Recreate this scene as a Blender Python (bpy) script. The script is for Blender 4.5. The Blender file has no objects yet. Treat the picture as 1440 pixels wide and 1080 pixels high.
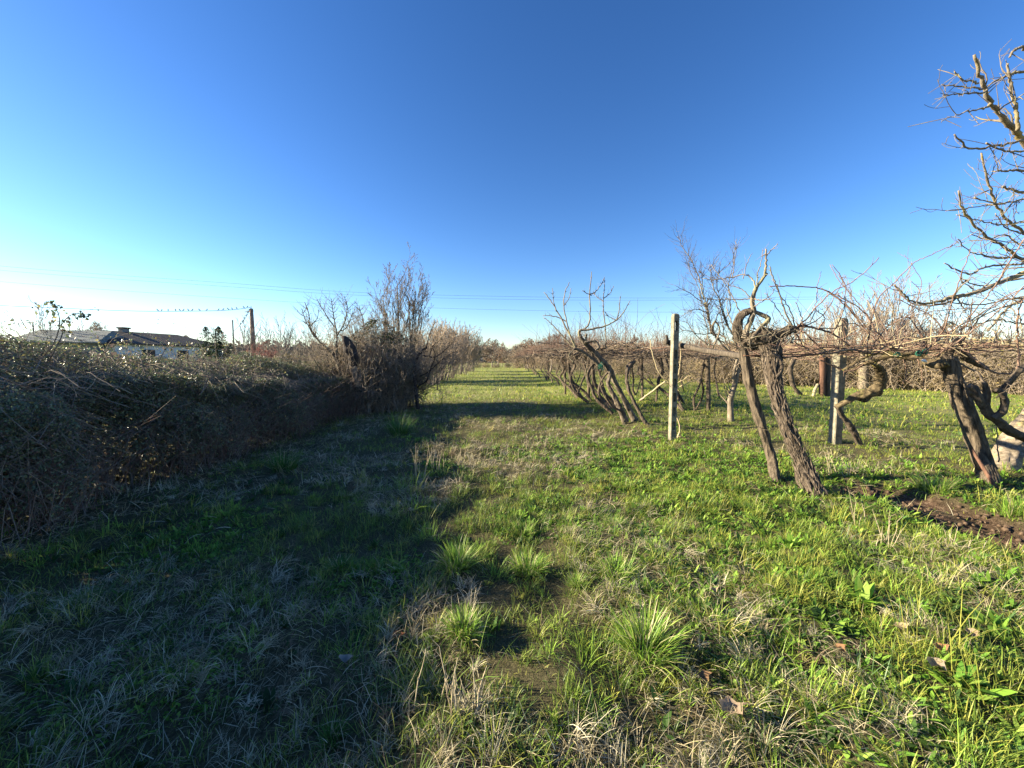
import bpy, math, numpy as np
from math import radians, sin, cos, pi
RS = np.random.RandomState
# ------------------------------------------------------------------ camera, sky, sun, exposure
CAMH, FPX = 1.55, 541.0
YAW, PITCH = radians(1.27), radians(3.70)
SUN_EL, SUN_AZ = radians(18.5), radians(-85)      # azimuth measured from +Y towards +X
sc = bpy.context.scene
COL = sc.collection
cam = bpy.data.cameras.new('camera'); camo = bpy.data.objects.new('camera', cam); COL.objects.link(camo)
cam.sensor_width = 36.0; cam.lens = FPX/1440*36; cam.clip_start = 0.05; cam.clip_end = 6000
camo.location = (0, 0, CAMH); camo.rotation_euler = (pi/2-PITCH, 0, -YAW)
sc.camera = camo
sc.view_settings.view_transform = 'Standard'; sc.view_settings.look = 'None'
sc.view_settings.gamma = 1; sc.view_settings.exposure = 1.95
sc.render.engine = 'CYCLES'
sc.cycles.max_bounces = 6; sc.cycles.diffuse_bounces = 3; sc.cycles.transmission_bounces = 3
sc.cycles.transparent_max_bounces = 4
W = bpy.data.worlds.new('World'); sc.world = W; W.use_nodes = True
nt = W.node_tree; bg = nt.nodes['Background']
sky = nt.nodes.new('ShaderNodeTexSky'); sky.sky_type = 'NISHITA'; sky.sun_disc = False
sky.sun_elevation = SUN_EL; sky.sun_rotation = SUN_AZ
sky.air_density = 1.0; sky.dust_density = 0.18; sky.ozone_density = 2.0; sky.altitude = 50
hs = nt.nodes.new('ShaderNodeHueSaturation'); hs.inputs['Saturation'].default_value = 1.12
tint = nt.nodes.new('ShaderNodeMix'); tint.data_type = 'RGBA'; tint.blend_type = 'MULTIPLY'; tint.inputs[0].default_value = 1; tint.inputs[7].default_value = (.55, .572, .68, 1)
gam = nt.nodes.new('ShaderNodeGamma'); gam.inputs['Gamma'].default_value = 1.24
nt.links.new(sky.outputs[0], gam.inputs['Color']); nt.links.new(gam.outputs[0], tint.inputs[6]); nt.links.new(tint.outputs[2], hs.inputs['Color'])
# thin low clouds on the left horizon
tc = nt.nodes.new('ShaderNodeTexCoord'); mp = nt.nodes.new('ShaderNodeMapping')
mp.inputs['Scale'].default_value = (2.2, 2.2, 15)
nz = nt.nodes.new('ShaderNodeTexNoise'); nz.inputs['Scale'].default_value = 2.0; nz.inputs['Detail'].default_value = 6
nt.links.new(tc.outputs['Generated'], mp.inputs[0]); nt.links.new(mp.outputs[0], nz.inputs['Vector'])
def wmath(op, a, b=None, clamp=False):
    n = nt.nodes.new('ShaderNodeMath'); n.operation = op; n.use_clamp = clamp
    for i, v in enumerate((a, b)):
        if v is None: continue
        if isinstance(v, (int, float)): n.inputs[i].default_value = v
        else: nt.links.new(v, n.inputs[i])
    return n.outputs[0]
sp = nt.nodes.new('ShaderNodeSeparateXYZ'); nt.links.new(tc.outputs['Generated'], sp.inputs[0])
def ramp_lin(v, a, b):      # 0 at a, 1 at b
    n = nt.nodes.new('ShaderNodeMapRange'); n.clamp = True; n.interpolation_type = 'SMOOTHSTEP'
    n.inputs[1].default_value = a; n.inputs[2].default_value = b
    nt.links.new(v, n.inputs[0]); return n.outputs[0]
elev = wmath('MULTIPLY', ramp_lin(sp.outputs[2], 0.085, 0.04), ramp_lin(sp.outputs[2], -0.02, 0.02))
side = ramp_lin(sp.outputs[0], -0.48, -0.66)
cl = wmath('MULTIPLY', wmath('MULTIPLY', elev, side), ramp_lin(nz.outputs['Fac'], 0.40, 0.62))
cl = wmath('MULTIPLY', cl, 0.5)
mx = nt.nodes.new('ShaderNodeMix'); mx.data_type = 'RGBA'; mx.inputs[7].default_value = (3.6, 3.5, 3.5, 1)
nt.links.new(cl, mx.inputs[0]); nt.links.new(hs.outputs[0], mx.inputs[6])
nt.links.new(mx.outputs[2], bg.inputs['Color']); bg.inputs['Strength'].default_value = 0.068
sun = bpy.data.lights.new('sun', 'SUN'); suno = bpy.data.objects.new('sun', sun); COL.objects.link(suno)
sun.energy = 5.0; sun.angle = radians(0.53); sun.color = (1.0, 0.88, 0.63)
sdir = np.array([sin(SUN_AZ)*cos(SUN_EL), cos(SUN_AZ)*cos(SUN_EL), sin(SUN_EL)])
from mathutils import Vector
suno.rotation_euler = Vector(-sdir).to_track_quat('-Z', 'Y').to_euler(); suno.location = (-20, 5, 15)

# ------------------------------------------------------------------ camera maths
_f = np.array([sin(YAW)*cos(PITCH), cos(YAW)*cos(PITCH), -sin(PITCH)])
_r = np.array([cos(YAW), -sin(YAW), 0.0]); _u = np.cross(_r, _f)
def ray(px, py): return _f*FPX + _r*(px-720) + _u*(540-py)
def P(px, py, Y):
    d = ray(px, py); return np.array([0, 0, CAMH]) + d*(Y/d[1])
def Gp(px, py):
    d = ray(px, py); t = -CAMH/d[2]; p = d*t
    for _ in range(3):
        t = -(CAMH-float(hgt(p[0], p[1])))/d[2]; p = d*t
    return np.array([p[0], p[1], float(hgt(p[0], p[1]))])

# ------------------------------------------------------------------ noise and terrain
def _h(i, j, k, s):
    v = np.sin(i*127.1 + j*311.7 + k*74.7 + s*53.3)*43758.5453
    return v - np.floor(v)
def vnoise(x, y, z=0.0, s=0):
    x, y, z = np.broadcast_arrays(np.asarray(x, float), np.asarray(y, float), np.asarray(z, float))
    i, j, k = np.floor(x), np.floor(y), np.floor(z)
    fx, fy, fz = x-i, y-j, z-k
    fx, fy, fz = [f*f*(3-2*f) for f in (fx, fy, fz)]
    r = 0
    for a in (0, 1):
        wa = fx if a else 1-fx
        for b in (0, 1):
            wb = fy if b else 1-fy
            for c in (0, 1):
                wc = fz if c else 1-fz
                r = r + wa*wb*wc*_h(i+a, j+b, k+c, s)
    return r
def fbm(x, y, z=0.0, s=0, o=3):
    r, a, t = 0, 1.0, 0
    for q in range(o):
        r = r + a*vnoise(x*2**q, y*2**q, np.asarray(z)*2**q, s+q); t += a; a *= .5
    return r/t
def sstep(v, a, b):
    t = np.clip((v-a)/(b-a), 0, 1); return t*t*(3-2*t)
def soil_mask(x, y):
    c = 4.55 - 0.25*(y-3.6)
    c = c+.35*(vnoise(y*1.3, 4, 0, 78)-.5); m = np.exp(-((x-c)/(.28+.5*vnoise(y*1.1, 0, 0, 79)))**2)*sstep(y, 2.3, 3.0)*(1-sstep(y, 4.1, 4.9))
    n = vnoise(x*2.6, y*2.6, 0, 77)
    return np.clip((m*1.35-0.25+ (n-.5)*1.7*m)*1.6, 0, 1)
def hgt(x, y):
    x = np.asarray(x, float); y = np.asarray(y, float)
    r = np.sqrt(x*x+y*y); near = np.exp(-r/40)
    z = 0.075*(vnoise(x*1.5+9, y*1.5, 0, 1)-.5)*near + 0.11*(vnoise(x*.45, y*.4, 0, 2)-.5)*near
    z = z + 0.10*(vnoise(x*3.4, y*3.4, 0, 3)-.5)*np.exp(-r/16)
    z = z + 0.06*np.exp(-((x-3.3)/0.7)**2)*sstep(y, 3.5, 6)
    z = z - 0.11*soil_mask(x, y) + soil_mask(x, y)*0.14*(fbm(x*7, y*7, 0, 5, 3)-.5)
    z = z*sstep(r, 0.0, 1.0)
    return z

# ------------------------------------------------------------------ materials
MAT = {}
def newmat(name):
    m = bpy.data.materials.new(name); m.use_nodes = True; t = m.node_tree
    return m, t, t.nodes['Principled BSDF'], t.nodes['Material Output']
def bark(name, c1, c2, scale=(14, 14, 3), rough=.92, bump=.6, c3=None, detail=5, bd=.02):
    if name in MAT: return MAT[name]
    m, t, b, o = newmat(name)
    tc = t.nodes.new('ShaderNodeTexCoord'); mp = t.nodes.new('ShaderNodeMapping'); mp.inputs['Scale'].default_value = scale
    n = t.nodes.new('ShaderNodeTexNoise'); n.inputs['Detail'].default_value = detail; n.inputs['Scale'].default_value = 1; n.inputs['Roughness'].default_value = .7
    t.links.new(tc.outputs['Object'], mp.inputs[0]); t.links.new(mp.outputs[0], n.inputs['Vector'])
    cr = t.nodes.new('ShaderNodeValToRGB'); cr.color_ramp.elements[0].position = .35; cr.color_ramp.elements[1].position = .68
    cr.color_ramp.elements[0].color = (*c1, 1); cr.color_ramp.elements[1].color = (*c2, 1)
    t.links.new(n.outputs['Fac'], cr.inputs[0]); src = cr.outputs[0]
    if c3:
        n2 = t.nodes.new('ShaderNodeTexNoise'); n2.inputs['Scale'].default_value = 3.3; n2.inputs['Detail'].default_value = 4
        t.links.new(tc.outputs['Object'], n2.inputs['Vector'])
        mr = t.nodes.new('ShaderNodeMapRange'); mr.inputs[1].default_value = .52; mr.inputs[2].default_value = .66; t.links.new(n2.outputs['Fac'], mr.inputs[0])
        mx = t.nodes.new('ShaderNodeMix'); mx.data_type = 'RGBA'; mx.inputs[7].default_value = (*c3, 1)
        t.links.new(mr.outputs[0], mx.inputs[0]); t.links.new(src, mx.inputs[6]); src = mx.outputs[2]
    t.links.new(src, b.inputs['Base Color']); b.inputs['Roughness'].default_value = rough
    b.inputs['Specular IOR Level'].default_value = .25
    if bump:
        bp = t.nodes.new('ShaderNodeBump'); bp.inputs['Strength'].default_value = bump; bp.inputs['Distance'].default_value = bd
        t.links.new(n.outputs['Fac'], bp.inputs['Height']); t.links.new(bp.outputs[0], b.inputs['Normal'])
    MAT[name] = m; return m
def leafmat(name, rough=.5, trans=.35, spec=.4):
    if name in MAT: return MAT[name]
    m, t, b, o = newmat(name)
    a = t.nodes.new('ShaderNodeAttribute'); a.attribute_name = 'col'
    t.links.new(a.outputs['Color'], b.inputs['Base Color']); b.inputs['Roughness'].default_value = rough
    b.inputs['Specular IOR Level'].default_value = spec
    tr = t.nodes.new('ShaderNodeBsdfTranslucent'); t.links.new(a.outputs['Color'], tr.inputs['Color'])
    mx = t.nodes.new('ShaderNodeMixShader'); mx.inputs[0].default_value = trans
    t.links.new(b.outputs[0], mx.inputs[1]); t.links.new(tr.outputs[0], mx.inputs[2]); t.links.new(mx.outputs[0], o.inputs[0])
    MAT[name] = m; return m

# ------------------------------------------------------------------ objects
def tag(o, label=None, cat=None, group=None, kind=None):
    if label: o['label'] = label
    if cat: o['category'] = cat
    if group: o['group'] = group
    if kind: o['kind'] = kind
    return o
def thing(name, label, cat, loc, group=None):
    o = bpy.data.objects.new(name, None); COL.objects.link(o); o.location = tuple(float(v) for v in loc)
    o.empty_display_size = .2
    return tag(o, label, cat, group)
def mesh_from(name, V, F, mats, col=None, smooth=False, F3=None):
    """V (n,3); F list of arrays, each (m,k)"""
    me = bpy.data.meshes.new(name)
    V = np.asarray(V, np.float32)
    Fs = [np.asarray(f, np.int32) for f in F if len(f)]
    me.vertices.add(len(V)); me.vertices.foreach_set('co', V.ravel())
    nl = sum(f.size for f in Fs); npoly = sum(len(f) for f in Fs)
    me.loops.add(nl); me.loops.foreach_set('vertex_index', np.concatenate([f.ravel() for f in Fs]))
    tot = np.concatenate([np.full(len(f), f.shape[1], np.int32) for f in Fs])
    st = np.zeros(npoly, np.int32); st[1:] = np.cumsum(tot)[:-1]
    me.polygons.add(npoly); me.polygons.foreach_set('loop_start', st)
    if smooth: me.polygons.foreach_set('use_smooth', np.ones(npoly, bool))
    if col is not None:
        c = np.ones((len(V), 4), np.float32); c[:, :3] = col
        a = me.color_attributes.new('col', 'FLOAT_COLOR', 'POINT'); a.data.foreach_set('color', c.ravel())
    me.update(calc_edges=True)
    for m in (mats if isinstance(mats, (list, tuple)) else [mats]): me.materials.append(m)
    return me
def link(name, me, parent=None, loc=(0, 0, 0)):
    o = bpy.data.objects.new(name, me); COL.objects.link(o)
    if parent is not None: o.parent = parent
    else: o.location = tuple(float(v) for v in loc)
    return o
def copy_thing(root, loc, rz=0.0, s=1.0, sz=None):
    c = root.copy(); COL.objects.link(c); c.location = tuple(float(v) for v in loc)
    c.rotation_euler = (0, 0, rz); c.scale = (s, s, s if sz is None else sz)
    for ch in root.children:
        d = ch.copy(); COL.objects.link(d); d.parent = c
    return c

class Tubes:
    def __init__(s): s.g = {}; s.x = []
    def add(s, pts, rad, sides=4):
        pts = np.asarray(pts, float)
        rad = np.broadcast_to(np.asarray(rad, float), (len(pts),))
        s.g.setdefault((len(pts), sides), []).append((pts, rad))
    def empty(s): return not s.g and not s.x
    def raw(s, V, F): s.x.append((V, F))
    def arrays(s, origin):
        VV, FF, n0 = [], [], 0
        for (n, k), L in s.g.items():
            Pt = np.array([a for a, _ in L]); R = np.array([b for _, b in L]); M = len(L)
            T = np.gradient(Pt, axis=1); T /= np.linalg.norm(T, axis=2, keepdims=True)+1e-9
            mean = np.abs(T.mean(1)); ref = np.zeros((M, 3)); ax = mean.argmin(1); ref[np.arange(M), ax] = 1
            S = np.cross(T, ref[:, None, :]); S /= np.linalg.norm(S, axis=2, keepdims=True)+1e-9
            U = np.cross(T, S); a = np.arange(k)*2*pi/k
            V = Pt[:, :, None, :] + R[:, :, None, None]*(np.cos(a)[None, None, :, None]*S[:, :, None, :] + np.sin(a)[None, None, :, None]*U[:, :, None, :])
            VV.append(V.reshape(-1, 3))
            i = np.arange(n-1)[:, None]*k; j = np.arange(k)[None, :]; j2 = (j+1) % k
            q = np.stack([i+j, i+j2, i+k+j2, i+k+j], -1).reshape(-1, 4)
            FF.append((np.arange(M)[:, None, None]*(n*k) + q[None] + n0).reshape(-1, 4))
            cap = np.stack([np.arange(k)[::-1], (n-1)*k+np.arange(k)])
            if k >= 5: FF.append((np.arange(M)[:, None, None]*(n*k) + cap[None] + n0).reshape(-1, k))
            n0 += M*n*k
        for V, F in s.x:
            VV.append(V)
            for f in F: FF.append(np.asarray(f)+n0)
            n0 += len(V)
        return np.concatenate(VV)-np.asarray(origin, float), FF
    def build(s, name, mat, parent=None, origin=(0, 0, 0), smooth=True):
        if parent is not None: origin = parent.location[:]
        V, F = s.arrays(origin)
        by = {}
        for f in F: by.setdefault(f.shape[1], []).append(f)
        return link(name, mesh_from(name, V, [np.concatenate(v) for v in by.values()], mat, smooth=smooth), parent, origin)

def spline(pts, n):
    pts = np.asarray(pts, float)
    if len(pts) == 2: return pts[0]+(pts[1]-pts[0])*np.linspace(0, 1, n)[:, None]
    p = np.vstack([2*pts[0]-pts[1], pts, 2*pts[-1]-pts[-2]]); m = len(pts)-1
    t = np.linspace(0, m-1e-6, n); i = t.astype(int); f = (t-i)[:, None]
    a, b, c, d = p[i], p[i+1], p[i+2], p[i+3]
    return .5*((2*b)+(c-a)*f+(2*a-5*b+4*c-d)*f*f+(3*b-a-3*c+d)*f**3)
def frame(Pt):
    T = np.gradient(Pt, axis=0); T /= np.linalg.norm(T, axis=1, keepdims=True)+1e-9
    ref = np.zeros(3); ref[np.abs(T.mean(0)).argmin()] = 1
    S = np.cross(T, ref); S /= np.linalg.norm(S, axis=1, keepdims=True)+1e-9
    for i in range(1, len(S)):                       # parallel transport
        v = S[i-1]-T[i]*np.dot(S[i-1], T[i]); S[i] = v/(np.linalg.norm(v)+1e-9)
    return T, S, np.cross(T, S)
def gnarl(tb, pts, rad, rows=60, k=22, amp=.22, furrow=.12, twist=2.0, seed=0, square=0.0, fl=7.0):
    """a furrowed, lumpy old stem along a polyline; appended to tubes tb"""
    Pt = spline(pts, rows); R = np.interp(np.linspace(0, 1, rows), np.linspace(0, 1, len(rad)), rad)
    T, S, U = frame(Pt)
    L = np.concatenate([[0], np.cumsum(np.linalg.norm(np.diff(Pt, axis=0), axis=1))])
    a = np.arange(k)*2*pi/k; A, LL = np.meshgrid(a, L)
    tw = A+LL*twist
    lump = fbm(np.cos(tw)*1.3+5, np.sin(tw)*1.3+5, LL*4.5+seed*3.7, seed, 3)-.5
    fur = np.abs(fbm(np.cos(tw)*fl, np.sin(tw)*fl, LL*4.0+seed, seed+9, 2)-.5)*2
    m = 1+amp*2*lump-furrow*(1-fur*2)
    if square:
        sq = 1/np.maximum(np.abs(np.cos(A)), np.abs(np.sin(A))); m = m*((1-square)+square*np.minimum(sq, 1.28)*.85)
    rr = R[:, None]*m
    V = Pt[:, None, :]+rr[..., None]*(np.cos(A)[..., None]*S[:, None, :]+np.sin(A)[..., None]*U[:, None, :])
    i = np.arange(rows-1)[:, None]*k; j = np.arange(k)[None, :]; j2 = (j+1) % k
    q = np.stack([i+j, i+j2, i+k+j2, i+k+j], -1).reshape(-1, 4)
    cap = np.stack([np.arange(k)[::-1], (rows-1)*k+np.arange(k)])
    tb.raw(V.reshape(-1, 3), [q, cap])
    return Pt, R, S, U
def wig(pts, n, amp, rs):
    q = spline(pts, n); L = np.linalg.norm(q[-1]-q[0])
    nn = rs.normal(0, 1, (n, 3))*amp*L; nn[0] = 0
    return q+nn
def unit(v): return v/(np.linalg.norm(v)+1e-9)
def grow(tb, p, d, L, r, depth, rs, up=.15, spread=.7, kids=4, sides=(6, 5, 4, 3, 3), ratio=.62, wob=.14, rmin=.0022, lv=0, tb2=None, rr=.55, k0=.25):
    """recursive bare branch"""
    n = 6 if lv < 2 else 4
    pts = [np.array(p, float)]; dd = unit(np.array(d, float)); dirs = [dd]
    for i in range(n-1):
        dd = unit(dd+rs.normal(0, wob, 3)+np.array([0, 0, up])*(.6 if lv else .3)); pts.append(pts[-1]+dd*L/(n-1)); dirs.append(dd)
    rad = np.linspace(r, max(r*.35, rmin) if depth else rmin, n)
    (tb if (lv < 2 or tb2 is None) else tb2).add(pts, rad, sides[min(lv, len(sides)-1)])
    if depth <= 0: return
    K = kids if np.isscalar(kids) else kids[min(lv, len(kids)-1)]
    for q in range(K):
        t = k0+(1-k0)*(q+rs.rand()*.8)/K; t = min(t, .98)*(n-1); i = int(t); f = t-i
        pp = pts[i]*(1-f)+pts[i+1]*f; bd = dirs[i]
        v = rs.normal(0, 1, 3); v = unit(v-bd*np.dot(v, bd))
        nd = unit(bd*(1-spread*.35)+v*spread)
        grow(tb, pp, nd, L*ratio*(1.15-.5*t/(n-1))*rs.uniform(.75, 1.2), max(rad[i]*rr, rmin), depth-1, rs, up, spread, kids, sides, ratio, wob, rmin, lv+1, tb2, rr, k0)

# flat blades / leaves, vectorised --------------------------------------------------------
def blades(base, az, L, Wd, tilt, bend, c0, c1, nseg=3, profile='grass', floor=True, roll=None, zf=None):
    N = len(base); ds = 1.0/nseg
    lv = np.linspace(0, 1, nseg+1)
    dirx, diry = np.cos(az), np.sin(az)
    Pc = np.zeros((N, nseg+1, 3)); Pc[:, 0] = base
    th = tilt.copy()
    for s in range(1, nseg+1):
        tm = tilt+bend*(lv[s]+lv[s-1])/2
        Pc[:, s, 0] = Pc[:, s-1, 0]+L*ds*np.sin(tm)*dirx
        Pc[:, s, 1] = Pc[:, s-1, 1]+L*ds*np.sin(tm)*diry
        Pc[:, s, 2] = Pc[:, s-1, 2]+L*ds*np.cos(tm)
    if floor: 
        g = base[:, 2][:, None]+.004 if zf is None else zf[:, None]
        Pc[:, 1:, 2] = np.maximum(Pc[:, 1:, 2], g+.004*lv[1:][None])
    w = {'grass': 1-lv**2.2*.75, 'leaf': np.sin(pi*np.clip(lv*.94+.06, 0, 1))**.7, 'straw': np.ones(nseg+1)}[profile]
    if roll is None: roll = np.zeros(N)
    wx, wy = -diry*np.cos(roll), dirx*np.cos(roll)
    wv = np.stack([wx, wy, np.sin(roll)], 1)
    off = wv[:, None, :]*(Wd[:, None]*w[None, :-1]*.5)[..., None]
    Lf = Pc[:, :-1]-off; Rt = Pc[:, :-1]+off
    per = 2*nseg+1
    V = np.zeros((N, per, 3)); V[:, 0:2*nseg:2] = Lf; V[:, 1:2*nseg:2] = Rt; V[:, -1] = Pc[:, -1]
    b = (np.arange(N)*per)[:, None]
    Q = [np.stack([b[:, 0]+2*s, b[:, 0]+2*s+1, b[:, 0]+2*s+3, b[:, 0]+2*s+2], 1) for s in range(nseg-1)]
    Tt = np.stack([b[:, 0]+2*nseg-2, b[:, 0]+2*nseg-1, b[:, 0]+2*nseg], 1)
    C = np.zeros((N, per, 3)); f = np.repeat(lv[:-1], 2); f = np.append(f, 1.0)
    C[:] = c0[:, None, :]*(1-f)[None, :, None]+c1[:, None, :]*f[None, :, None]
    return V.reshape(-1, 3), (np.concatenate(Q) if Q else np.zeros((0, 4), int)), Tt, C.reshape(-1, 3)
class Leaves:
    def __init__(s): s.V, s.Q, s.T, s.C, s.n = [], [], [], [], 0
    def add(s, V, Q, T, C):
        s.V.append(V); s.C.append(C)
        if len(Q): s.Q.append(Q+s.n)
        if len(T): s.T.append(T+s.n)
        s.n += len(V)
    def build(s, name, mat, parent=None, origin=(0, 0, 0)):
        if parent is not None: origin = parent.location[:]
        F = ([np.concatenate(s.Q)] if s.Q else [])+([np.concatenate(s.T)] if s.T else [])
        return link(name, mesh_from(name, np.concatenate(s.V)-np.asarray(origin, float), F, mat, col=np.concatenate(s.C)), parent, origin)
def leafcards(pos, nrm, size, col, rs, aspect=.55, fold=.35):
    """small folded leaves: 4 vertices, two triangles"""
    N = len(pos); nrm = nrm/(np.linalg.norm(nrm, axis=1, keepdims=True)+1e-9)
    t = rs.normal(0, 1, (N, 3)); t -= nrm*(t*nrm).sum(1, keepdims=True); t /= np.linalg.norm(t, axis=1, keepdims=True)+1e-9
    b = np.cross(nrm, t); s = size[:, None]
    V = np.zeros((N, 4, 3)); V[:, 0] = pos-t*s*.5; V[:, 2] = pos+t*s*.5-nrm*s*.12
    V[:, 1] = pos+b*s*aspect*.5+nrm*s*fold*.25+t*s*.05; V[:, 3] = pos-b*s*aspect*.5+nrm*s*fold*.25-t*s*.05
    i = np.arange(N)*4
    T = np.concatenate([np.stack([i, i+1, i+2], 1), np.stack([i, i+2, i+3], 1)])
    return V.reshape(-1, 3), np.zeros((0, 4), int), T, np.repeat(col, 4, axis=0)
def pick(rs, N, pal, p, jit=.18):
    pal = np.array(pal, float); i = rs.choice(len(pal), N, p=np.array(p)/np.sum(p))
    return np.clip(pal[i]*(1+rs.normal(0, jit, (N, 1))), .004, .9)
#@@SETTING
# ================================================================== GROUND
def graded(a, b, step, far, k=1.13):
    c = list(np.arange(a, b, step)); s = step
    while c[-1] < far: s *= k; c.append(c[-1]+s)
    s = step; lo = [a]
    while lo[-1] > -far: s *= k; lo.append(lo[-1]-s)
    return np.array(lo[:0:-1]+c)
gx = graded(-6, 9, .06, 2500); gy = graded(-.5, 12, .06, 2500)
GX, GY = np.meshgrid(gx, gy); GZ = hgt(GX, GY)
nx = len(gx); ii = (np.arange(len(gy)-1)[:, None]*nx+np.arange(nx-1)[None]).ravel()
gq = np.stack([ii, ii+1, ii+nx+1, ii+nx], 1)
sm = soil_mask(GX, GY).ravel()
def ground_mat():
    m, t, b, o = newmat('grassy ground')
    tc = t.nodes.new('ShaderNodeTexCoord')
    def noise(sc_, det=4, rough=.6, vec=None):
        n = t.nodes.new('ShaderNodeTexNoise'); n.inputs['Scale'].default_value = sc_; n.inputs['Detail'].default_value = det; n.inputs['Roughness'].default_value = rough
        t.links.new(vec or tc.outputs['Object'], n.inputs['Vector']); return n.outputs['Fac']
    def ramp(f, stops):
        c = t.nodes.new('ShaderNodeValToRGB'); t.links.new(f, c.inputs[0]); e = c.color_ramp.elements
        while len(e) < len(stops): e.new(.5)
        for q, (p, cc) in enumerate(stops): e[q].position = p; e[q].color = (*cc, 1)
        return c.outputs[0]
    def mix(f, a, b_):
        x = t.nodes.new('ShaderNodeMix'); x.data_type = 'RGBA'; t.links.new(f, x.inputs[0]); t.links.new(a, x.inputs[6]); t.links.new(b_, x.inputs[7]); return x.outputs[2]
    fine = noise(38, 5, .75); big = noise(.55, 4); mid = noise(3.2, 5, .7)
    g = ramp(fine, [(.3, (.06, .075, .016)), (.5, (.24, .28, .06)), (.72, (.46, .45, .15))])
    d = ramp(fine, [(.3, (.08, .07, .03)), (.5, (.28, .25, .11)), (.72, (.50, .44, .25))])
    mr = t.nodes.new('ShaderNodeMapRange'); mr.inputs[1].default_value = .42; mr.inputs[2].default_value = .62
    ad = t.nodes.new('ShaderNodeMath'); ad.operation = 'MULTIPLY_ADD'; ad.inputs[1].default_value = .5; t.links.new(mid, ad.inputs[0])
    a2 = t.nodes.new('ShaderNodeMath'); a2.operation = 'MULTIPLY'; a2.inputs[1].default_value = .5; t.links.new(big, a2.inputs[0]); t.links.new(a2.outputs[0], ad.inputs[2])
    t.links.new(ad.outputs[0], mr.inputs[0]); c = mix(mr.outputs[0], g, d)
    a = t.nodes.new('ShaderNodeAttribute'); a.attribute_name = 'col'; sep = t.nodes.new('ShaderNodeSeparateColor'); t.links.new(a.outputs['Color'], sep.inputs[0])
    thatch = ramp(noise(60, 5, .8), [(.3, (.025, .022, .013)), (.55, (.10, .088, .045)), (.75, (.23, .19, .11))])
    c = mix(sep.outputs[1], c, thatch)          # dead matted layer where real blades stand
    soil = ramp(noise(22, 6, .75), [(.3, (.03, .018, .012)), (.52, (.10, .062, .04)), (.72, (.30, .22, .15))])
    c = mix(sep.outputs[0], c, soil)
    t.links.new(c, b.inputs['Base Color']); b.inputs['Roughness'].default_value = .95; b.inputs['Specular IOR Level'].default_value = .1
    bp = t.nodes.new('ShaderNodeBump'); bp.inputs['Strength'].default_value = .9; bp.inputs['Distance'].default_value = .03
    t.links.new(fine, bp.inputs['Height']); t.links.new(bp.outputs[0], b.inputs['Normal'])
    return m
gr = np.sqrt(GX**2+GY**2).ravel()
gc = np.stack([sm, 1-sstep(gr, 7, 22), 0*sm], 1)
ground = link('ground', mesh_from('ground', np.stack([GX, GY, GZ], -1).reshape(-1, 3), [gq], ground_mat(), col=gc, smooth=True))
tag(ground, kind='structure')

# ================================================================== GRASS (nobody could count it)
LM = leafmat('grass blade', .45, .42, .35); LMD = leafmat('dry blade', .7, .25, .2)
def wedge(rs, N, r0, r1, pw, a0=-69, a1=69):
    u = rs.rand(N); e = pw+1
    r = (r0**e+u*(r1**e-r0**e))**(1/e) if abs(e) > 1e-6 else r0*(r1/r0)**u
    a = np.radians(rs.uniform(a0, a1, N)); return r*np.sin(a), r*np.cos(a)-.8*np.exp(-r/6)
def dry_field(x, y):
    f = fbm(x*.9+3, y*.9, 0, 21, 3)+.18*(vnoise(x*3, y*3, 0, 25)-.5)
    return f + .07*(1-sstep(x, .2, 2.0)) - .11*sstep(x, .8, 2.6) - .03*sstep(y, 5, 12)
GRN = [(.085, .145, .028), (.15, .235, .04), (.26, .33, .06), (.39, .41, .10), (.11, .19, .07)]
YEL = [(.22, .30, .045), (.42, .42, .08), (.54, .48, .15), (.34, .37, .07)]
DRY = [(.48, .41, .26), (.36, .30, .18), (.60, .53, .37), (.24, .175, .11), (.42, .38, .27)]
def xyz(x, y, dz=0): return np.stack([x, y, hgt(x, y)+dz], 1)
def turf(lv, rs, N, r0, r1, pw, Lr, Wr, nseg, far=0.0):
    x, y = wedge(rs, N, r0, r1, pw)
    clump = vnoise(x*5.5, y*5.5, 0, 31); d = dry_field(x, y); s = soil_mask(x, y)
    keep = (rs.rand(N) < np.clip(.04+1.7*clump**1.8, 0, 1)*(1-.95*s))&(x > -5.2-.02*y)&((d < .58) | (rs.rand(N) < .5))
    x, y, clump, d = x[keep], y[keep], clump[keep], d[keep]; n = len(x)
    tall = .45+2.1*vnoise(x*2.3, y*2.3, 0, 33)*clump**1.3
    L = rs.uniform(*Lr, n)*tall; Wd = rs.uniform(*Wr, n)
    c = pick(rs, n, GRN, [.22, .3, .24, .12, .12]); c2 = pick(rs, n, YEL, [.4, .25, .03, .3])
    yl = np.clip(sstep(x, -.5, 2.5)*.55+.15+far, 0, 1)
    c = np.where((rs.rand(n) < yl)[:, None], c2, c)
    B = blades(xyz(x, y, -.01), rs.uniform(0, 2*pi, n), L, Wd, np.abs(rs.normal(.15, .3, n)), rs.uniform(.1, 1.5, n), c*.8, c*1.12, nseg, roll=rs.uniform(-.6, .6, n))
    lv.add(*B)
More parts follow.
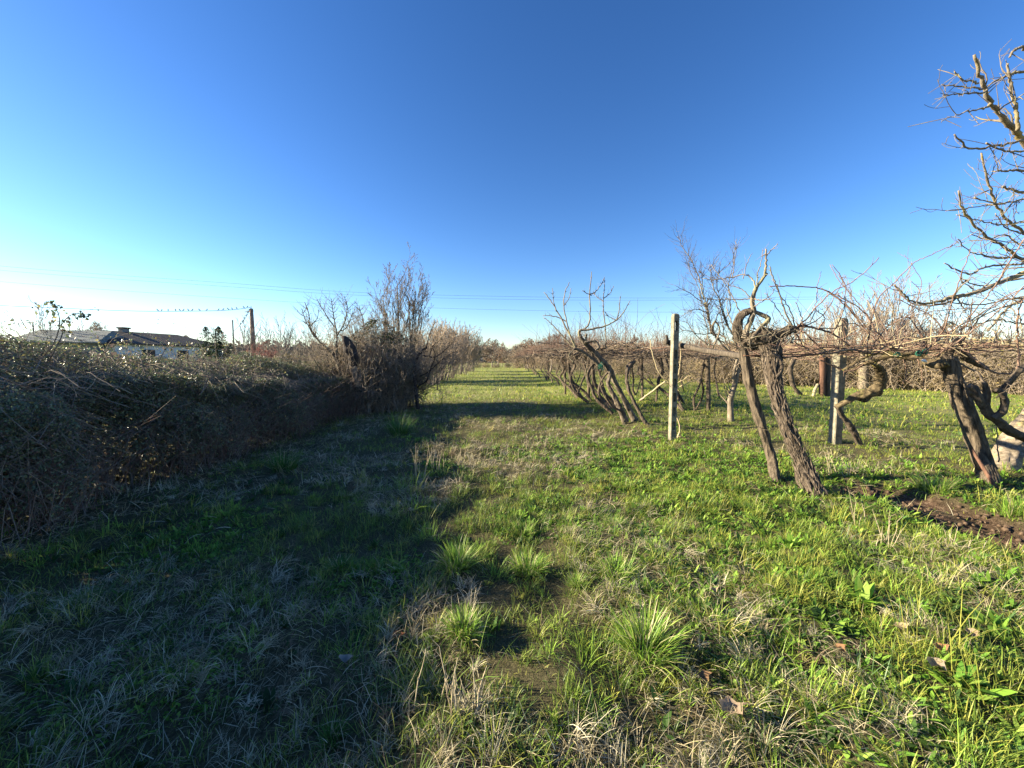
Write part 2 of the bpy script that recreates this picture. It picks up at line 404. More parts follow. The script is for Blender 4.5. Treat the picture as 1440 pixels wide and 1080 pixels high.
def straw(lv, rs, N, r0, r1, pw, Lr, Wr, nseg, lay=1.0):
    x, y = wedge(rs, N, r0, r1, pw)
    d = dry_field(x, y); s = soil_mask(x, y)
    keep = (rs.rand(N) < np.clip((d-.46)*6, .06, 1)*(1-.45*s))&(x > -5.2)
    x, y = x[keep], y[keep]; n = len(x)
    c = pick(rs, n, DRY, [.3, .28, .12, .14, .16])
    az = rs.normal(0, 1.1, n)+vnoise(x*.8, y*.8, 0, 41)*12
    z = rs.rand(n)**2*.05*lay
    B = blades(xyz(x, y, z), az, rs.uniform(*Lr, n), rs.uniform(*Wr, n), np.clip(rs.normal(1.0, .4, n), .1, 1.55), rs.uniform(.0, 1.6, n), c*.85, c, nseg, roll=rs.uniform(-.8, .8, n), zf=hgt(x, y)+.004)
    lv.add(*B)
rs = RS(11)
lv = Leaves()
turf(lv, rs, 135000, .7, 5, .5, (.02, .09), (.0020, .0042), 3)
turf(lv, rs, 110000, 4.5, 12, .35, (.03, .09), (.004, .008), 2)
turf(lv, rs, 100000, 12, 45, .2, (.07, .16), (.016, .034), 2, .25)
turf(lv, rs, 45000, 45, 110, .2, (.09, .20), (.05, .09), 1, .3)
def green_clumps(lv, rs, N, r0, r1, nb, Wr, sz=1.0):
    x, y = wedge(rs, N, r0, r1, .5); k = (rs.rand(N) < .35+.5*sstep(x, -1, 2.5))&(x > -4.8)&(soil_mask(x, y) < .3); x, y = x[k], y[k]; n = len(x); S = rs.gamma(3.2, .27, n)*sz
    X = np.repeat(x, nb)+rs.normal(0, .024, n*nb)*np.repeat(S, nb); Y = np.repeat(y, nb)+rs.normal(0, .024, n*nb)*np.repeat(S, nb); m = n*nb
    yl = (rs.rand(n) < .3+.4*sstep(x, -.5, 2))[:, None]; c = np.where(yl, pick(rs, n, YEL, [.5, .25, .01, .3], .1), pick(rs, n, GRN, [.2, .35, .3, .1, .1], .1)); c = np.where((rs.rand(n) < .14)[:, None], np.array([[.30, .46, .06]]), c); c = np.repeat(c, nb, 0)*(1+rs.normal(0, .15, (m, 1)))
    az = np.arctan2(Y-np.repeat(y, nb), X-np.repeat(x, nb))+rs.normal(0, .6, m)
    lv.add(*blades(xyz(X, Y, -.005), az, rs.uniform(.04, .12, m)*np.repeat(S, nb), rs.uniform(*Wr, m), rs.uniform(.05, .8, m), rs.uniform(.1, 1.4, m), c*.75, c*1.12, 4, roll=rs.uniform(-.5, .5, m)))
green_clumps(lv, rs, 5000, .7, 5.4, 30, (.0022, .0046)); green_clumps(lv, rs, 9500, 5, 16, 14, (.004, .0075)); green_clumps(lv, rs, 9000, 16, 45, 7, (.010, .018), 1.1)
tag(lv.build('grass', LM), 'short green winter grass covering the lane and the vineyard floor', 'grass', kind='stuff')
lv = Leaves()
straw(lv, rs, 54000, .7, 5, .5, (.03, .13), (.0014, .0030), 5)
straw(lv, rs, 60000, 4.5, 12, .35, (.06, .18), (.003, .006), 3)
straw(lv, rs, 26000, 12, 45, .2, (.08, .18), (.010, .018), 2)
def straw_clumps(lv, rs, N, r0, r1, nb, Wr):
    x, y = wedge(rs, N, r0, r1, .5); k = (dry_field(x, y) > .515)&(x > -4.8)&(soil_mask(x, y) < .3); x, y = x[k], y[k]; n = len(x); S = rs.uniform(.5, 1.2, n)
    comb = rs.normal(0, 1, n)*1.2+vnoise(x*.6, y*.6, 0, 45)*9
    X = np.repeat(x, nb)+rs.normal(0, .022, n*nb)*np.repeat(S, nb); Y = np.repeat(y, nb)+rs.normal(0, .022, n*nb)*np.repeat(S, nb); m = n*nb
    c = np.repeat(pick(rs, n, DRY, [.3, .2, .2, .1, .2], .1), nb, 0)*(1+rs.normal(0, .18, (m, 1))); az = np.repeat(comb, nb)+rs.normal(0, .9, m)
    lv.add(*blades(xyz(X, Y, 0), az, rs.uniform(.05, .16, m)*np.repeat(S, nb), rs.uniform(*Wr, m), rs.uniform(.1, .9, m), rs.uniform(.6, 2.2, m), c*.8, c*1.05, 6, roll=rs.uniform(-.8, .8, m), zf=hgt(X, Y)+.006+rs.rand(m)*.02))
straw_clumps(lv, rs, 1550, .7, 5.4, 30, (.0016, .0034)); straw_clumps(lv, rs, 1700, 5, 14, 16, (.004, .007))
tag(lv.build('dry_grass', LMD), 'pale dead grass lying matted between the green grass', 'dry grass', kind='stuff')
# broad leaved ground cover, mostly on the right
def rosettes(lv, rs, N, r0, r1, pw, nl, Lr, Wr, cond, pal, pp, tilt=(.5, 1.25), bend=(.1, .9)):
    x, y = wedge(rs, N, r0, r1, pw, -60, 64)
    f = fbm(x*1.1+7, y*1.1, 0, 51, 2)+.36*sstep(x, .2, 2.4)-.12*(x < -.2)
    k = (f > cond)&(soil_mask(x, y) < .45)&(x > -4.6); x, y = x[k], y[k]; n = len(x)
    size = rs.uniform(.6, 1.25, n); cc = pick(rs, n, pal, pp, .15)
    X = np.repeat(x, nl); Y = np.repeat(y, nl); S = np.repeat(size, nl); C = np.repeat(cc, nl, 0)*(1+rs.normal(0, .15, (n*nl, 1)))
    X = X+rs.normal(0, .012, len(X)); Y = Y+rs.normal(0, .012, len(X))
    az = rs.uniform(0, 2*pi, len(X)); L = rs.uniform(*Lr, len(X))*S
    lv.add(*blades(xyz(X, Y, -.004), az, L, L*rs.uniform(*Wr, len(X)), rs.uniform(*tilt, len(X)), rs.uniform(*bend, len(X)), C*.85, C*1.1, 4, 'leaf', roll=rs.uniform(-.3, .3, len(X))))
lv = Leaves()
WEED = [(.11, .22, .03), (.19, .33, .045), (.28, .40, .07), (.08, .16, .04)]
rosettes(lv, rs, 9500, .8, 8, .6, 9, (.035, .085), (.14, .26), .60, WEED, [.35, .35, .2, .1], (.35, 1.1))
rosettes(lv, rs, 24000, .8, 7, .6, 6, (.010, .030), (.5, .8), .50, WEED, [.4, .3, .1, .2], (.2, 1.2), (.2, 1.2))
rosettes(lv, rs, 5000, 8, 26, .4, 6, (.04, .09), (.25, .4), .72, WEED, [.5, .35, .02, .2], (.2, .9))
rosettes(lv, rs, 500, .8, 6, .6, 7, (.05, .10), (.20, .30), .34, [(.03, .07, .02), (.05, .10, .02)], [.5, .5], (.35, 1.1))
tag(lv.build('weeds', leafmat('weed leaf', .6, .36, .2)), 'low broad leaved weeds spreading under the vines and along the right side', 'weeds', kind='stuff')
# soil clods in the bare patch
tb = Tubes()
for _ in range(1500):
    x, y = rs.uniform(3.3, 5.8), rs.uniform(2.2, 5.0)
    if soil_mask(x, y) < .45: continue
    r = min(rs.gamma(1.6, .006)+.003, .03); z = float(hgt(x, y))
    a = rs.normal(0, 1, 3); a = unit(a)*r
    tb.add([[x-a[0], y-a[1], z-a[2]*.5+r*.2], [x-a[0]*.4, y-a[1]*.5, z+r*.35], [x+a[0]*.5, y+a[1]*.4, z+r*.45], [x+a[0], y+a[1], z+a[2]*.5+r*.2]], [r*.25, r*rs.uniform(.7, 1), r*rs.uniform(.6, 1), r*.3], 6)
tag(tb.build('soil_clods', bark('clod', (.04, .024, .015), (.17, .115, .075), (40, 40, 40)), smooth=False), 'crumbly brown clods lying on the bare soil', 'soil', kind='stuff')

# distinct bright tussocks: things of their own
def tussock(px, py, w, label, seed, name='grass_tuft', n=240, hh=1.0, pal=None, cat='grass tuft'):
    rs = RS(seed); g = Gp(px, py); d = math.hypot(g[0], g[1]); R = w/FPX*d*.43
    lv = Leaves(); r = R*.42*np.sqrt(rs.rand(n)); a = rs.uniform(0, 2*pi, n)
    x = g[0]+r*np.cos(a)*(1+.15*np.sin(a*2+seed)); y = g[1]+r*np.sin(a)*(1+.15*np.cos(a*3+seed))
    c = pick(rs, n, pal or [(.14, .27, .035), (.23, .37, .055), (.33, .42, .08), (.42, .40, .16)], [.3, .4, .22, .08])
    ln = rs.normal(0, .25, 2); L = rs.uniform(.45, 1.15, n)*R*1.2*hh
    dd = rs.rand(n) < .10; c = np.where(dd[:, None], np.array([[.55, .48, .28]]), c)
    a = a+ln[0]
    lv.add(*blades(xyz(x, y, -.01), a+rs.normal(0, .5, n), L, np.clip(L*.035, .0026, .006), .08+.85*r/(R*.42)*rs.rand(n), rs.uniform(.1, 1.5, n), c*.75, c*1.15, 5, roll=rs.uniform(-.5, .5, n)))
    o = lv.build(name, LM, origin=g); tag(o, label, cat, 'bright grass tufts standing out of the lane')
for k, a in enumerate([
    (642, 800, 84, 'bright green grass tuft at the edge of the hedge shade, left of its neighbour tuft'),
    (742, 806, 88, 'spiky bright green grass tuft in the middle of the lane foreground'),
    (866, 812, 86, 'yellow green grass tuft, third of the three tufts in a line'),
    (812, 822, 60, 'small grass tuft squeezed between two bigger bright tufts'),
    (650, 890, 84, 'darker green grass tuft half in shade below the first bright tuft'),
    (905, 920, 130, 'largest grass tuft, thick and yellow green, in front of dead straw'),
    (735, 752, 70, 'soft low grass tuft behind the two spiky tufts'),
    (862, 740, 62, 'pale green tuft rising out of a straw patch'),
    (480, 800, 60, 'dark green tuft in the shaded grass left of the bright tufts'),
    (400, 660, 64, 'deep green long grass tuft at the foot of the bramble hedge'),
    (560, 610, 70, 'deep green grass tuft near the tangled tree clump'),
    (470, 1040, 70, 'leafy green tuft at the lower edge of the lane in shade'),
    (1425, 728, 60, 'long green grass tuft beside the foot of the old timber post'),
    (1310, 700, 60, 'green grass tuft on the rim of the bare soil')]):
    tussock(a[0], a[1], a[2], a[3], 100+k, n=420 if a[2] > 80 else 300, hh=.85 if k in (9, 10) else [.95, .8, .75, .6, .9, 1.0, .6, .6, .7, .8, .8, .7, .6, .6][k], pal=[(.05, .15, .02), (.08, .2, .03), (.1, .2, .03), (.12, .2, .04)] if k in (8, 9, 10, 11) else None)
# dead upright weed stalks
def stalks(px, py, n, h, spread, label, seed):
    rs = RS(seed); g = Gp(px, py); tb = Tubes()
    for _ in range(n):
        x, y = g[0]+rs.normal(0, spread), g[1]+rs.normal(0, spread*.7); z = float(hgt(x, y)); H = h*rs.uniform(.5, 1.1)
        t = rs.normal(0, .10, 2)*H
        pts = wig([[x, y, z-.01], [x+t[0], y+t[1], z+H*.55], [x+t[0]*2.2, y+t[1]*2, z+H]], 5, .012, rs); tb.add(pts, [.0035, .003, .0027, .002, .0012], 4)
        for q in range(rs.randint(1, 5)):
            i = rs.randint(2, 5); v = np.array([*rs.normal(0, .5, 2), rs.uniform(.4, 1)])*H*rs.uniform(.08, .2)
            tb.add([pts[i], pts[i]+v*.5, pts[i]+v], [.0016, .0014, .001], 3)
    tag(tb.build('dead_stalk', bark('straw stalk', (.28, .22, .14), (.50, .43, .30), (20, 20, 5), bump=0), origin=g), label, 'dead stalks', 'dead weed stalks in the grass')
for k, a in enumerate([
    (590, 672, 9, .42, .05, 'pale dead weed stalks standing at the shade edge, tallest of the lane'),
    (612, 660, 7, .36, .05, 'pale leaning dead stalks just right of the tallest clump'),
    (655, 655, 8, .34, .08, 'brown dead stalks right of the pale stalks on the lane'),
    (740, 632, 10, .22, .12, 'fuzzy grey weed stems in the sunny middle of the lane'),
    (1248, 768, 6, .30, .05, 'thin dead stalks in front of the bare soil'),
    (1205, 740, 5, .36, .03, 'leaning dry stalks at the left end of the bare soil'),
    (1330, 765, 5, .20, .10, 'short dry stalks on the near rim of the bare soil'),
    (740, 575, 8, .30, .2, 'dry stalks standing in the tree shadow across the lane'),
    (640, 1000, 12, .26, .07, 'dark brown dry stems in the foreground grass'),
    (1178, 668, 9, .34, .06, 'dry weed stems right of the shaggy vine foot')]):
    stalks(*a, 200+k)
# fallen leaves
rs = RS(5)
def deadleaf(px, py, s, label, col):
    g = Gp(px, py); n = 9; a = np.linspace(0, 2*pi, n, endpoint=False)
    r = s*(.5+.16*np.cos(a*5)+rs.normal(0, .03, n)); z = .025+rs.normal(0, s*.12, n)+s*.25*np.abs(np.cos(a))
    V = np.stack([g[0]+r*np.cos(a)*1.25, g[1]+r*np.sin(a), g[2]+z+.02], 1); V = np.vstack([V, [g[0], g[1], g[2]+.03]])
    T = np.array([[i, (i+1) % n, n] for i in range(n)])
    me = mesh_from('fallen_leaf', V-g, [T], leafmat('dead leaf', .85, .3, .1), col=np.tile(np.array(col)*1.0, (n+1, 1)))
    tag(link('fallen_leaf', me, None, g), label, 'fallen leaf', 'dead leaves lying in the grass')
for a in [(1030, 1008, .085, 'big curled tan leaf lying in the front grass, the largest dead leaf', (.36, .27, .19)),
          (988, 962, .06, 'brown crumpled leaf above the biggest dead leaf', (.30, .18, .10)),
          (1266, 893, .055, 'tan leaf among the weeds, upper one of two', (.42, .32, .2)),
          (1316, 945, .06, 'pale whitish leaf among the weeds at lower right', (.38, .3, .22)),
          (1322, 922, .05, 'rust brown leaf just above the pale whitish leaf', (.4, .2, .11)),
          (1180, 922, .045, 'small brown leaf left of the weeds', (.3, .17, .09)),
          (1004, 838, .04, 'small tan leaf in the sunny grass behind the largest tuft', (.4, .3, .2)),
          (486, 940, .05, 'whitish scrap of leaf in the shaded grass', (.36, .32, .28)),
          (560, 905, .05, 'reddish brown leaf in the shade under the tufts', (.25, .11, .06)),
          (1366, 902, .05, 'tan leaf at the right among dock leaves', (.42, .31, .19))]:
    deadleaf(*a)
# dock plants with big leaves
def dock(px, py, n, L, label, seed, wf=.24, up=.5):
    rs = RS(seed); g = Gp(px, py); lv = Leaves()
    x = g[0]+rs.normal(0, .02, n); y = g[1]+rs.normal(0, .02, n)
    c = pick(rs, n, [(.10, .22, .03), (.18, .32, .04), (.26, .38, .07)], [.4, .4, .2])
    Ls = rs.uniform(.5, 1.1, n)*L*.78
    lv.add(*blades(xyz(x, y, -.005), rs.uniform(0, 2*pi, n), Ls, Ls*wf*rs.uniform(.8, 1.2, n), rs.uniform(.1, up*2, n), rs.uniform(.2, 1.3, n), c*.8, c*1.1, 6, 'leaf', roll=rs.uniform(-.4, .4, n)))
    tag(lv.build('dock_plant', MAT['weed leaf'], origin=g), label, 'weed plant', 'broad leaved dock plants')
for k, a in enumerate([(1215, 850, 26, .20, 'dark green dock plant with long upright leaves left of the tan leaf'),
    (1345, 965, 22, .17, 'large dock plant with curling bright leaves at lower right'),
    (1395, 880, 20, .15, 'dock plant with rounded bright leaves near the right edge'),
    (1110, 770, 20, .17, 'leafy dock plant in front of the shaggy vine'),
    (1375, 820, 14, .13, 'weed with one large pale round leaf near the soil'),
    (1290, 860, 18, .14, 'mid green dock plant between the soil and the lower right corner'),
    (1020, 800, 16, .15, 'dock plant right of the straw patch in the sun'),
    (1120, 700, 18, .16, 'dock plant at the foot of the shaggy vine'),
    (690, 885, 12, .12, 'grey green broad leaves next to the shaded tuft'),
    (1250, 745, 18, .16, 'bright dock plant on the left rim of the bare soil')]):
    dock(*a, 300+k)
#@@OBJECTS
# ================================================================== BRAMBLE HEDGE
BARK = bark('grey bark', (.055, .044, .034), (.22, .185, .14), (16, 16, 5), c3=(.20, .19, .12))
TWIG = bark('twig bark', (.09, .068, .05), (.23, .18, .135), (9, 9, 9), bump=0)
TWIGR = bark('reddish cane', (.12, .07, .052), (.28, .185, .14), (9, 9, 9), bump=0)
CANE = bark('straw cane', (.34, .27, .16), (.55, .45, .28), (9, 9, 9), bump=0)
def hedge_h(y): return np.interp(y, [-4, 1.5, 3.6, 4.6, 5.6, 6.6, 8.8, 12, 14], [2.1, 1.95, 1.70, 1.80, 1.64, 1.52, 1.40, 1.25, 1.1])
def hedge_f(y): return np.interp(y, [-4, 3, 7, 9, 12, 14], [-3.9, -4.05, -4.15, -4.0, -3.55, -3.5])+.5*(vnoise(y*.9, 0, 0, 61)-.5)
def hedge_pts(rs, N, deep=.25, top=.5):
    y = rs.uniform(-3.2, 12.6, N); H = hedge_h(y)*(1+.26*(fbm(y*1.3, 0, 0, 62, 3)-.5)); u = rs.rand(N)
    fx = hedge_f(y)
    isT = u < top; v = rs.rand(N)
    zf = v**.8*H*(.80+.3*(vnoise(y*1.2, 3, 0, 67)-.5)); bulge = .10*np.sin(np.clip(zf/H, 0, 1)*pi*.9)-.55*sstep(zf/H, .6, 1.05)
    lump = (fbm(y*1.6, zf*1.6, 0, 63, 3)-.5)*.75+(vnoise(y*.8, zf*.9, 0, 66)-.5)*.5
    x1 = fx-.12+bulge-.75*np.clip(zf/H, 0, 1)**1.2+lump*1.2-rs.exponential(deep, N)
    dp = rs.rand(N)**1.5*3.6; xt = fx-.45-dp; zt = H*(.74+.30*sstep(dp, 0, 1.7)+.42*(fbm(xt*1.3, y*1.3, 0, 64, 3)-.5))-rs.exponential(.09, N)
    x = np.where(isT, xt, x1); z = np.where(isT, zt, zf)
    nrm = np.where(isT[:, None], np.array([[.1, 0, 1.]]), np.stack([np.ones(N), np.zeros(N), .4+0*x], 1))
    return x, y, z, nrm, H
hedge = thing('bramble_hedge', 'long dark bramble hedge running along the left side of the grassy lane', 'hedge', (-5.2, 5, 0))
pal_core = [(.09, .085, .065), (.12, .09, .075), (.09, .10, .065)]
rs = RS(71); N = 165000
x, y, z, nrm, H = hedge_pts(rs, N)
keep = (z > .10+.35*rs.rand(N))&((z/H > .4) | (rs.rand(N) < .8)); x, y, z, nrm = x[keep], y[keep], z[keep], nrm[keep]
n = len(x)
# three leaflets to a leaf
X = np.repeat(np.stack([x, y, z], 1), 3, 0)+rs.normal(0, .018, (3*n, 3)); Nn = np.repeat(nrm+rs.normal(0, .75, (n, 3)), 3, 0)+rs.normal(0, .35, (3*n, 3))
pal = [(.10, .13, .075), (.14, .18, .09), (.19, .21, .12), (.19, .14, .12), (.24, .21, .08), (.38, .30, .11), (.085, .085, .06)]
c = np.repeat(pick(rs, n, pal, [.27, .26, .14, .14, .05, .015, .12], .2), 3, 0)
lv = Leaves(); lv.add(*leafcards(X, Nn, rs.uniform(.014, .038, 3*n), c, rs, .62))
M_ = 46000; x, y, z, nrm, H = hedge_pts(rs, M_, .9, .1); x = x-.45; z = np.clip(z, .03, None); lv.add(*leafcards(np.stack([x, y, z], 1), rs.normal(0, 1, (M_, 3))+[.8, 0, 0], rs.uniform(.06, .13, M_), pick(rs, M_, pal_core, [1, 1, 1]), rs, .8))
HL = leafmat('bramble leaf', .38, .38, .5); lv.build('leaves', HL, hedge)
tb, tr, tp = Tubes(), Tubes(), Tubes(); lt = Leaves(); pal_h = pal
x, y, z, nrm, H = hedge_pts(rs, 4600, .25, .4)
for q in range(4600):
    p = np.array([x[q], y[q], max(z[q], .08)]); az = rs.uniform(0, 2*pi); L = rs.uniform(.25, 1.0)*(1 if p[1] < 9 else .7)
    d = np.array([cos(az)*.6, sin(az), rs.uniform(-.1, .35)]); d = unit(d)
    a = p-d*L*.5; b = p+d*L*.5; m = p+np.array([0, 0, L*rs.uniform(.04, .2)])
    b[2] = max(b[2]-.1*L, .03); a[2] = max(a[2]-.15*L, .03)
    dst = math.hypot(p[0], p[1]); r = rs.uniform(.0016, .0034)*max(1, dst/7)
    (tr if p[2] < .4 and rs.rand() < .35 else tp if rs.rand() < .05 else tb).add(wig([a, m, b], 6, .02, rs), [r, r, r, r*.9, r*.7, r*.4], 3)
for q in range(1500):    # twiggy understorey: nearly upright dead stems behind and at the foot of the face
    yy = rs.uniform(-2.5, 12.3); xx = float(hedge_f(yy))-rs.exponential(.3)-.1; L = rs.uniform(.35, 1.2)
    t = np.clip(rs.normal(0, .5, 2), -.8, .8)
    p = np.array([xx, yy, float(hgt(xx, yy))-.02]); r = rs.uniform(.002, .0045)
    (tr if rs.rand() < .35 else tb).add(wig([p, p+[t[0]*L*.4, t[1]*L*.4, L*.6], p+[t[0]*L+.1, t[1]*L, L*.9]], 5, .03, rs), [r, r*.9, r*.8, r*.6, r*.4], 3)
for q in range(420):     # long arching canes over the shoulder of the hedge
    yy = rs.uniform(1.5, 12.2); dq = rs.uniform(-.2, 2.2); xx = float(hedge_f(yy))-.4-dq; z0 = float(hedge_h(yy))*(.74+.27*min(max(dq, 0)/1.7, 1)); L = rs.uniform(.5, 1.4); a_ = rs.normal(0, .9)+(pi if rs.rand() < .5 else 0)+pi/2
    d = np.array([cos(a_), sin(a_), 0])*L/2; e_ = [[xx-d[0], yy-d[1], z0-.12], [xx, yy, z0+rs.uniform(.02, .10)], [xx+d[0]+.2, yy+d[1], z0-.22*L]]
    if yy+abs(d[1]) > 12.6: continue
    (tp if rs.rand() < .3 else tb).add(wig(e_, 9, .010, rs), np.linspace(.0045, .002, 9)*max(1, yy/8), 4)
for q in range(150):     # leafy shoots standing out of the hedge top
    yy = rs.uniform(3.8, 12.2); dq = rs.uniform(.1, 2.4); xx = float(hedge_f(yy))-.5-dq; z0 = float(hedge_h(yy))*(.72+.28*min(dq/1.7, 1))-.12; L = rs.gamma(3, .09)+.12; t = rs.normal(0, .5, 2)*L
    s_ = spline([[xx, yy, z0], [xx+t[0]*.4, yy+t[1]*.4, z0+L*.75], [xx+t[0]*1.3, yy+t[1]*1.3, z0+L]], 8); tb.add(s_, np.linspace(.004, .0018, 8), 3)
    for j in range(2, 8): c_ = s_[j]+rs.normal(0, .03, (3, 3)); lt.add(*leafcards(c_, rs.normal(0, 1, (3, 3))+[0, 0, .6], rs.uniform(.02, .045, 3), pick(rs, 3, pal_h[:5], [1]*5), rs, .6))
lt.build('shoot_leaves', HL, hedge)
tb.build('canes', bark('bramble cane', (.12, .095, .08), (.29, .23, .185), (9, 9, 9), bump=0), hedge); tr.build('dead_stems', bark('red brown stem', (.10, .055, .045), (.22, .13, .10), (9, 9, 9), bump=0), hedge); tp.build('pale_canes', bark('pale cane', (.2, .16, .11), (.38, .31, .22), (9, 9, 9), bump=0), hedge)
# arching leafy shoots that stick out above the hedge
def shoot(pts, Y, label, seed, leaf=.06, n=16):
    leaf *= .72
    rs = RS(seed); q = spline([P(a, b, Y) for a, b in pts], 14); o = thing('bramble_shoot', label, 'bramble', q[0], 'bramble shoots rising above the hedge')
    tb = Tubes(); tb.add(q, np.linspace(.006, .002, 14), 5); lv = Leaves()
    for i in range(3, 14):
        for k in range(rs.randint(1, 3)):
            v = rs.normal(0, 1, 3); v[2] = -abs(v[2])*.4; v = unit(v)*leaf*rs.uniform(.6, 1.5); tb.add([q[i], q[i]+v*.6, q[i]+v], .0012, 3)
            pos = q[i]+v+rs.normal(0, leaf*.3, (3, 3)); lv.add(*leafcards(pos, rs.normal(0, 1, (3, 3))+[0, 0, .6], leaf*rs.uniform(.7, 1.3, 3), pick(rs, 3, pal[:5], [1]*5), rs, .6))
    tb.build('stem', MAT['bramble cane'], o); lv.build('leaves', HL, o)
shoot([(62, 500), (78, 478), (84, 450), (76, 430), (64, 424), (60, 434)], 4.3, 'hooked bramble shoot rising over the house roofs, tip curled over', 1, .06)
shoot([(70, 505), (88, 470), (84, 462), (96, 445), (112, 440), (120, 446)], 4.3, 'leafy bramble shoot right of the hooked one, bending to the right', 2, .065)
shoot([(140, 500), (165, 484), (185, 480), (200, 492)], 4.9, 'low arching bramble shoot in front of the brown roof', 3, .05)
shoot([(222, 510), (235, 488), (250, 482), (262, 490)], 5.6, 'bramble shoot with yellowish leaves in front of the white wall', 4, .05)
shoot([(30, 490), (20, 476), (8, 478), (-4, 486)], 4.0, 'low bramble shoot at the left edge of the view', 5, .05)
shoot([(310, 505), (318, 485), (312, 470), (306, 462)], 7, 'thin bramble shoot in front of the dark conifer', 6, .05)

# ================================================================== TANGLED CLUMP LEFT OF THE LANE
TWL = bark('light twig', (.16, .125, .095), (.36, .29, .22), (9, 9, 9), bump=0)
cl = thing('thorn_thicket', 'large tangled thicket of bare stems with ivy leaves at the end of the bramble hedge', 'thicket', (-3.9, 12, 0))
rs = RS(81); tb, t2, t3 = Tubes(), Tubes(), Tubes()
for q in range(190):
    a = rs.uniform(0, 2*pi); R = math.sqrt(rs.rand()); x0 = -3.95+1.1*R*cos(a); y0 = 12+1.2*R*sin(a)
    grow(tb, (x0, y0, hgt(x0, y0)-.05), (rs.normal(0, .16)+.42*R*cos(a), rs.normal(0, .2)+.3*R*sin(a), 1), rs.uniform(1.3, 2.6)*(1.08-.25*R), rs.uniform(.010, .026), 3, rs, .16, .75, (5, 4, 3), (5, 4, 3, 3), .55, .22, .003, tb2=t2)
for q in range(2300):     # the knot of arching, drooping canes
    a = rs.uniform(0, 2*pi); R = math.sqrt(rs.rand()); p = np.array([-3.9+1.25*R*cos(a), 12+1.35*R*sin(a), rs.uniform(.15, 2.5*(1.1-.45*R))])
    d = unit(rs.normal(0, 1, 3)*[1, 1, .7]); L = rs.uniform(.4, 1.3)
    q3 = [p-d*L*.5-[0, 0, .15*L], p+[0, 0, L*.18], p+d*L*.5-[0, 0, .25*L]]
    q3 = np.array(q3); q3[:, 2] = np.maximum(q3[:, 2], .03); r = rs.uniform(.004, .008)
    (t3 if rs.rand() < .35 else t2).add(wig(q3, 6, .03, rs), [r, r, r*.9, r*.8, r*.6, r*.4], 3)
for q in range(420):
    x0 = rs.uniform(-5.1, -2.9); y0 = rs.uniform(10.6, 12.4); H = rs.uniform(.3, 1.0); r = .004
    t2.add(wig([(x0, y0, 0), (x0+rs.normal(0, .1), y0, H*.5), (x0+rs.normal(0, .25), y0+rs.normal(0, .2), H)], 5, .03, rs), [r, r, r, r*.7, r*.4], 3)
tb.build('stems', BARK, cl); t2.build('twigs', TWL, cl); t3.build('pale_canes', MAT['pale cane'], cl)
N = 12000; a = rs.uniform(0, 2*pi, N); R = np.sqrt(rs.rand(N)); cz = rs.uniform(.3, 2.75, N)
rad = np.interp(cz, [.3, 1, 1.8, 2.4, 2.75], [1.25, 1.4, 1.15, .65, .2])
pos = np.stack([-3.75+rad*R*np.cos(a)-.1*(cz-1.5), 12+rad*R*np.sin(a), cz], 1)
kp = fbm(pos[:, 0]*1.6, pos[:, 1]*1.6, cz*1.6, 5, 2) > .50-.05*(cz > 1.7); pos = pos[kp]; n = len(pos)
lv = Leaves(); lv.add(*leafcards(pos, rs.normal(0, 1, (n, 3))+[0, 0, .5], rs.uniform(.035, .07, n), pick(rs, n, [(.03, .06, .02), (.05, .08, .03), (.09, .06, .04), (.05, .04, .03)], [.4, .25, .2, .15]), rs, .7)); lv.build('leaves', HL, cl)
# broken pollard trunk in it
br = thing('broken_trunk', 'thick broken tree trunk leaning left, dark above and pale at its foot', 'tree trunk', (-4.25, 10.6, 0))
tb = Tubes(); gnarl(tb, [P(503, 545, 10.5), P(499, 525, 10.5), P(496, 512, 10.55)], [.10, .09, .10], 20, 16, .2, .1, seed=3); tb.build('lower_trunk', bark('brown bark', (.08, .06, .045), (.28, .21, .15), (22, 22, 6)), br)
tb = Tubes(); gnarl(tb, [P(497, 514, 10.55), P(497, 503, 10.5), P(492, 490, 10.45), P(486, 478, 10.4), P(481, 473, 10.4)], [.11, .15, .17, .10, .03], 28, 18, .28, .12, seed=4); tb.build('upper_trunk', bark('dark bark', (.022, .017, .016), (.07, .055, .05), (12, 12, 5)), br)

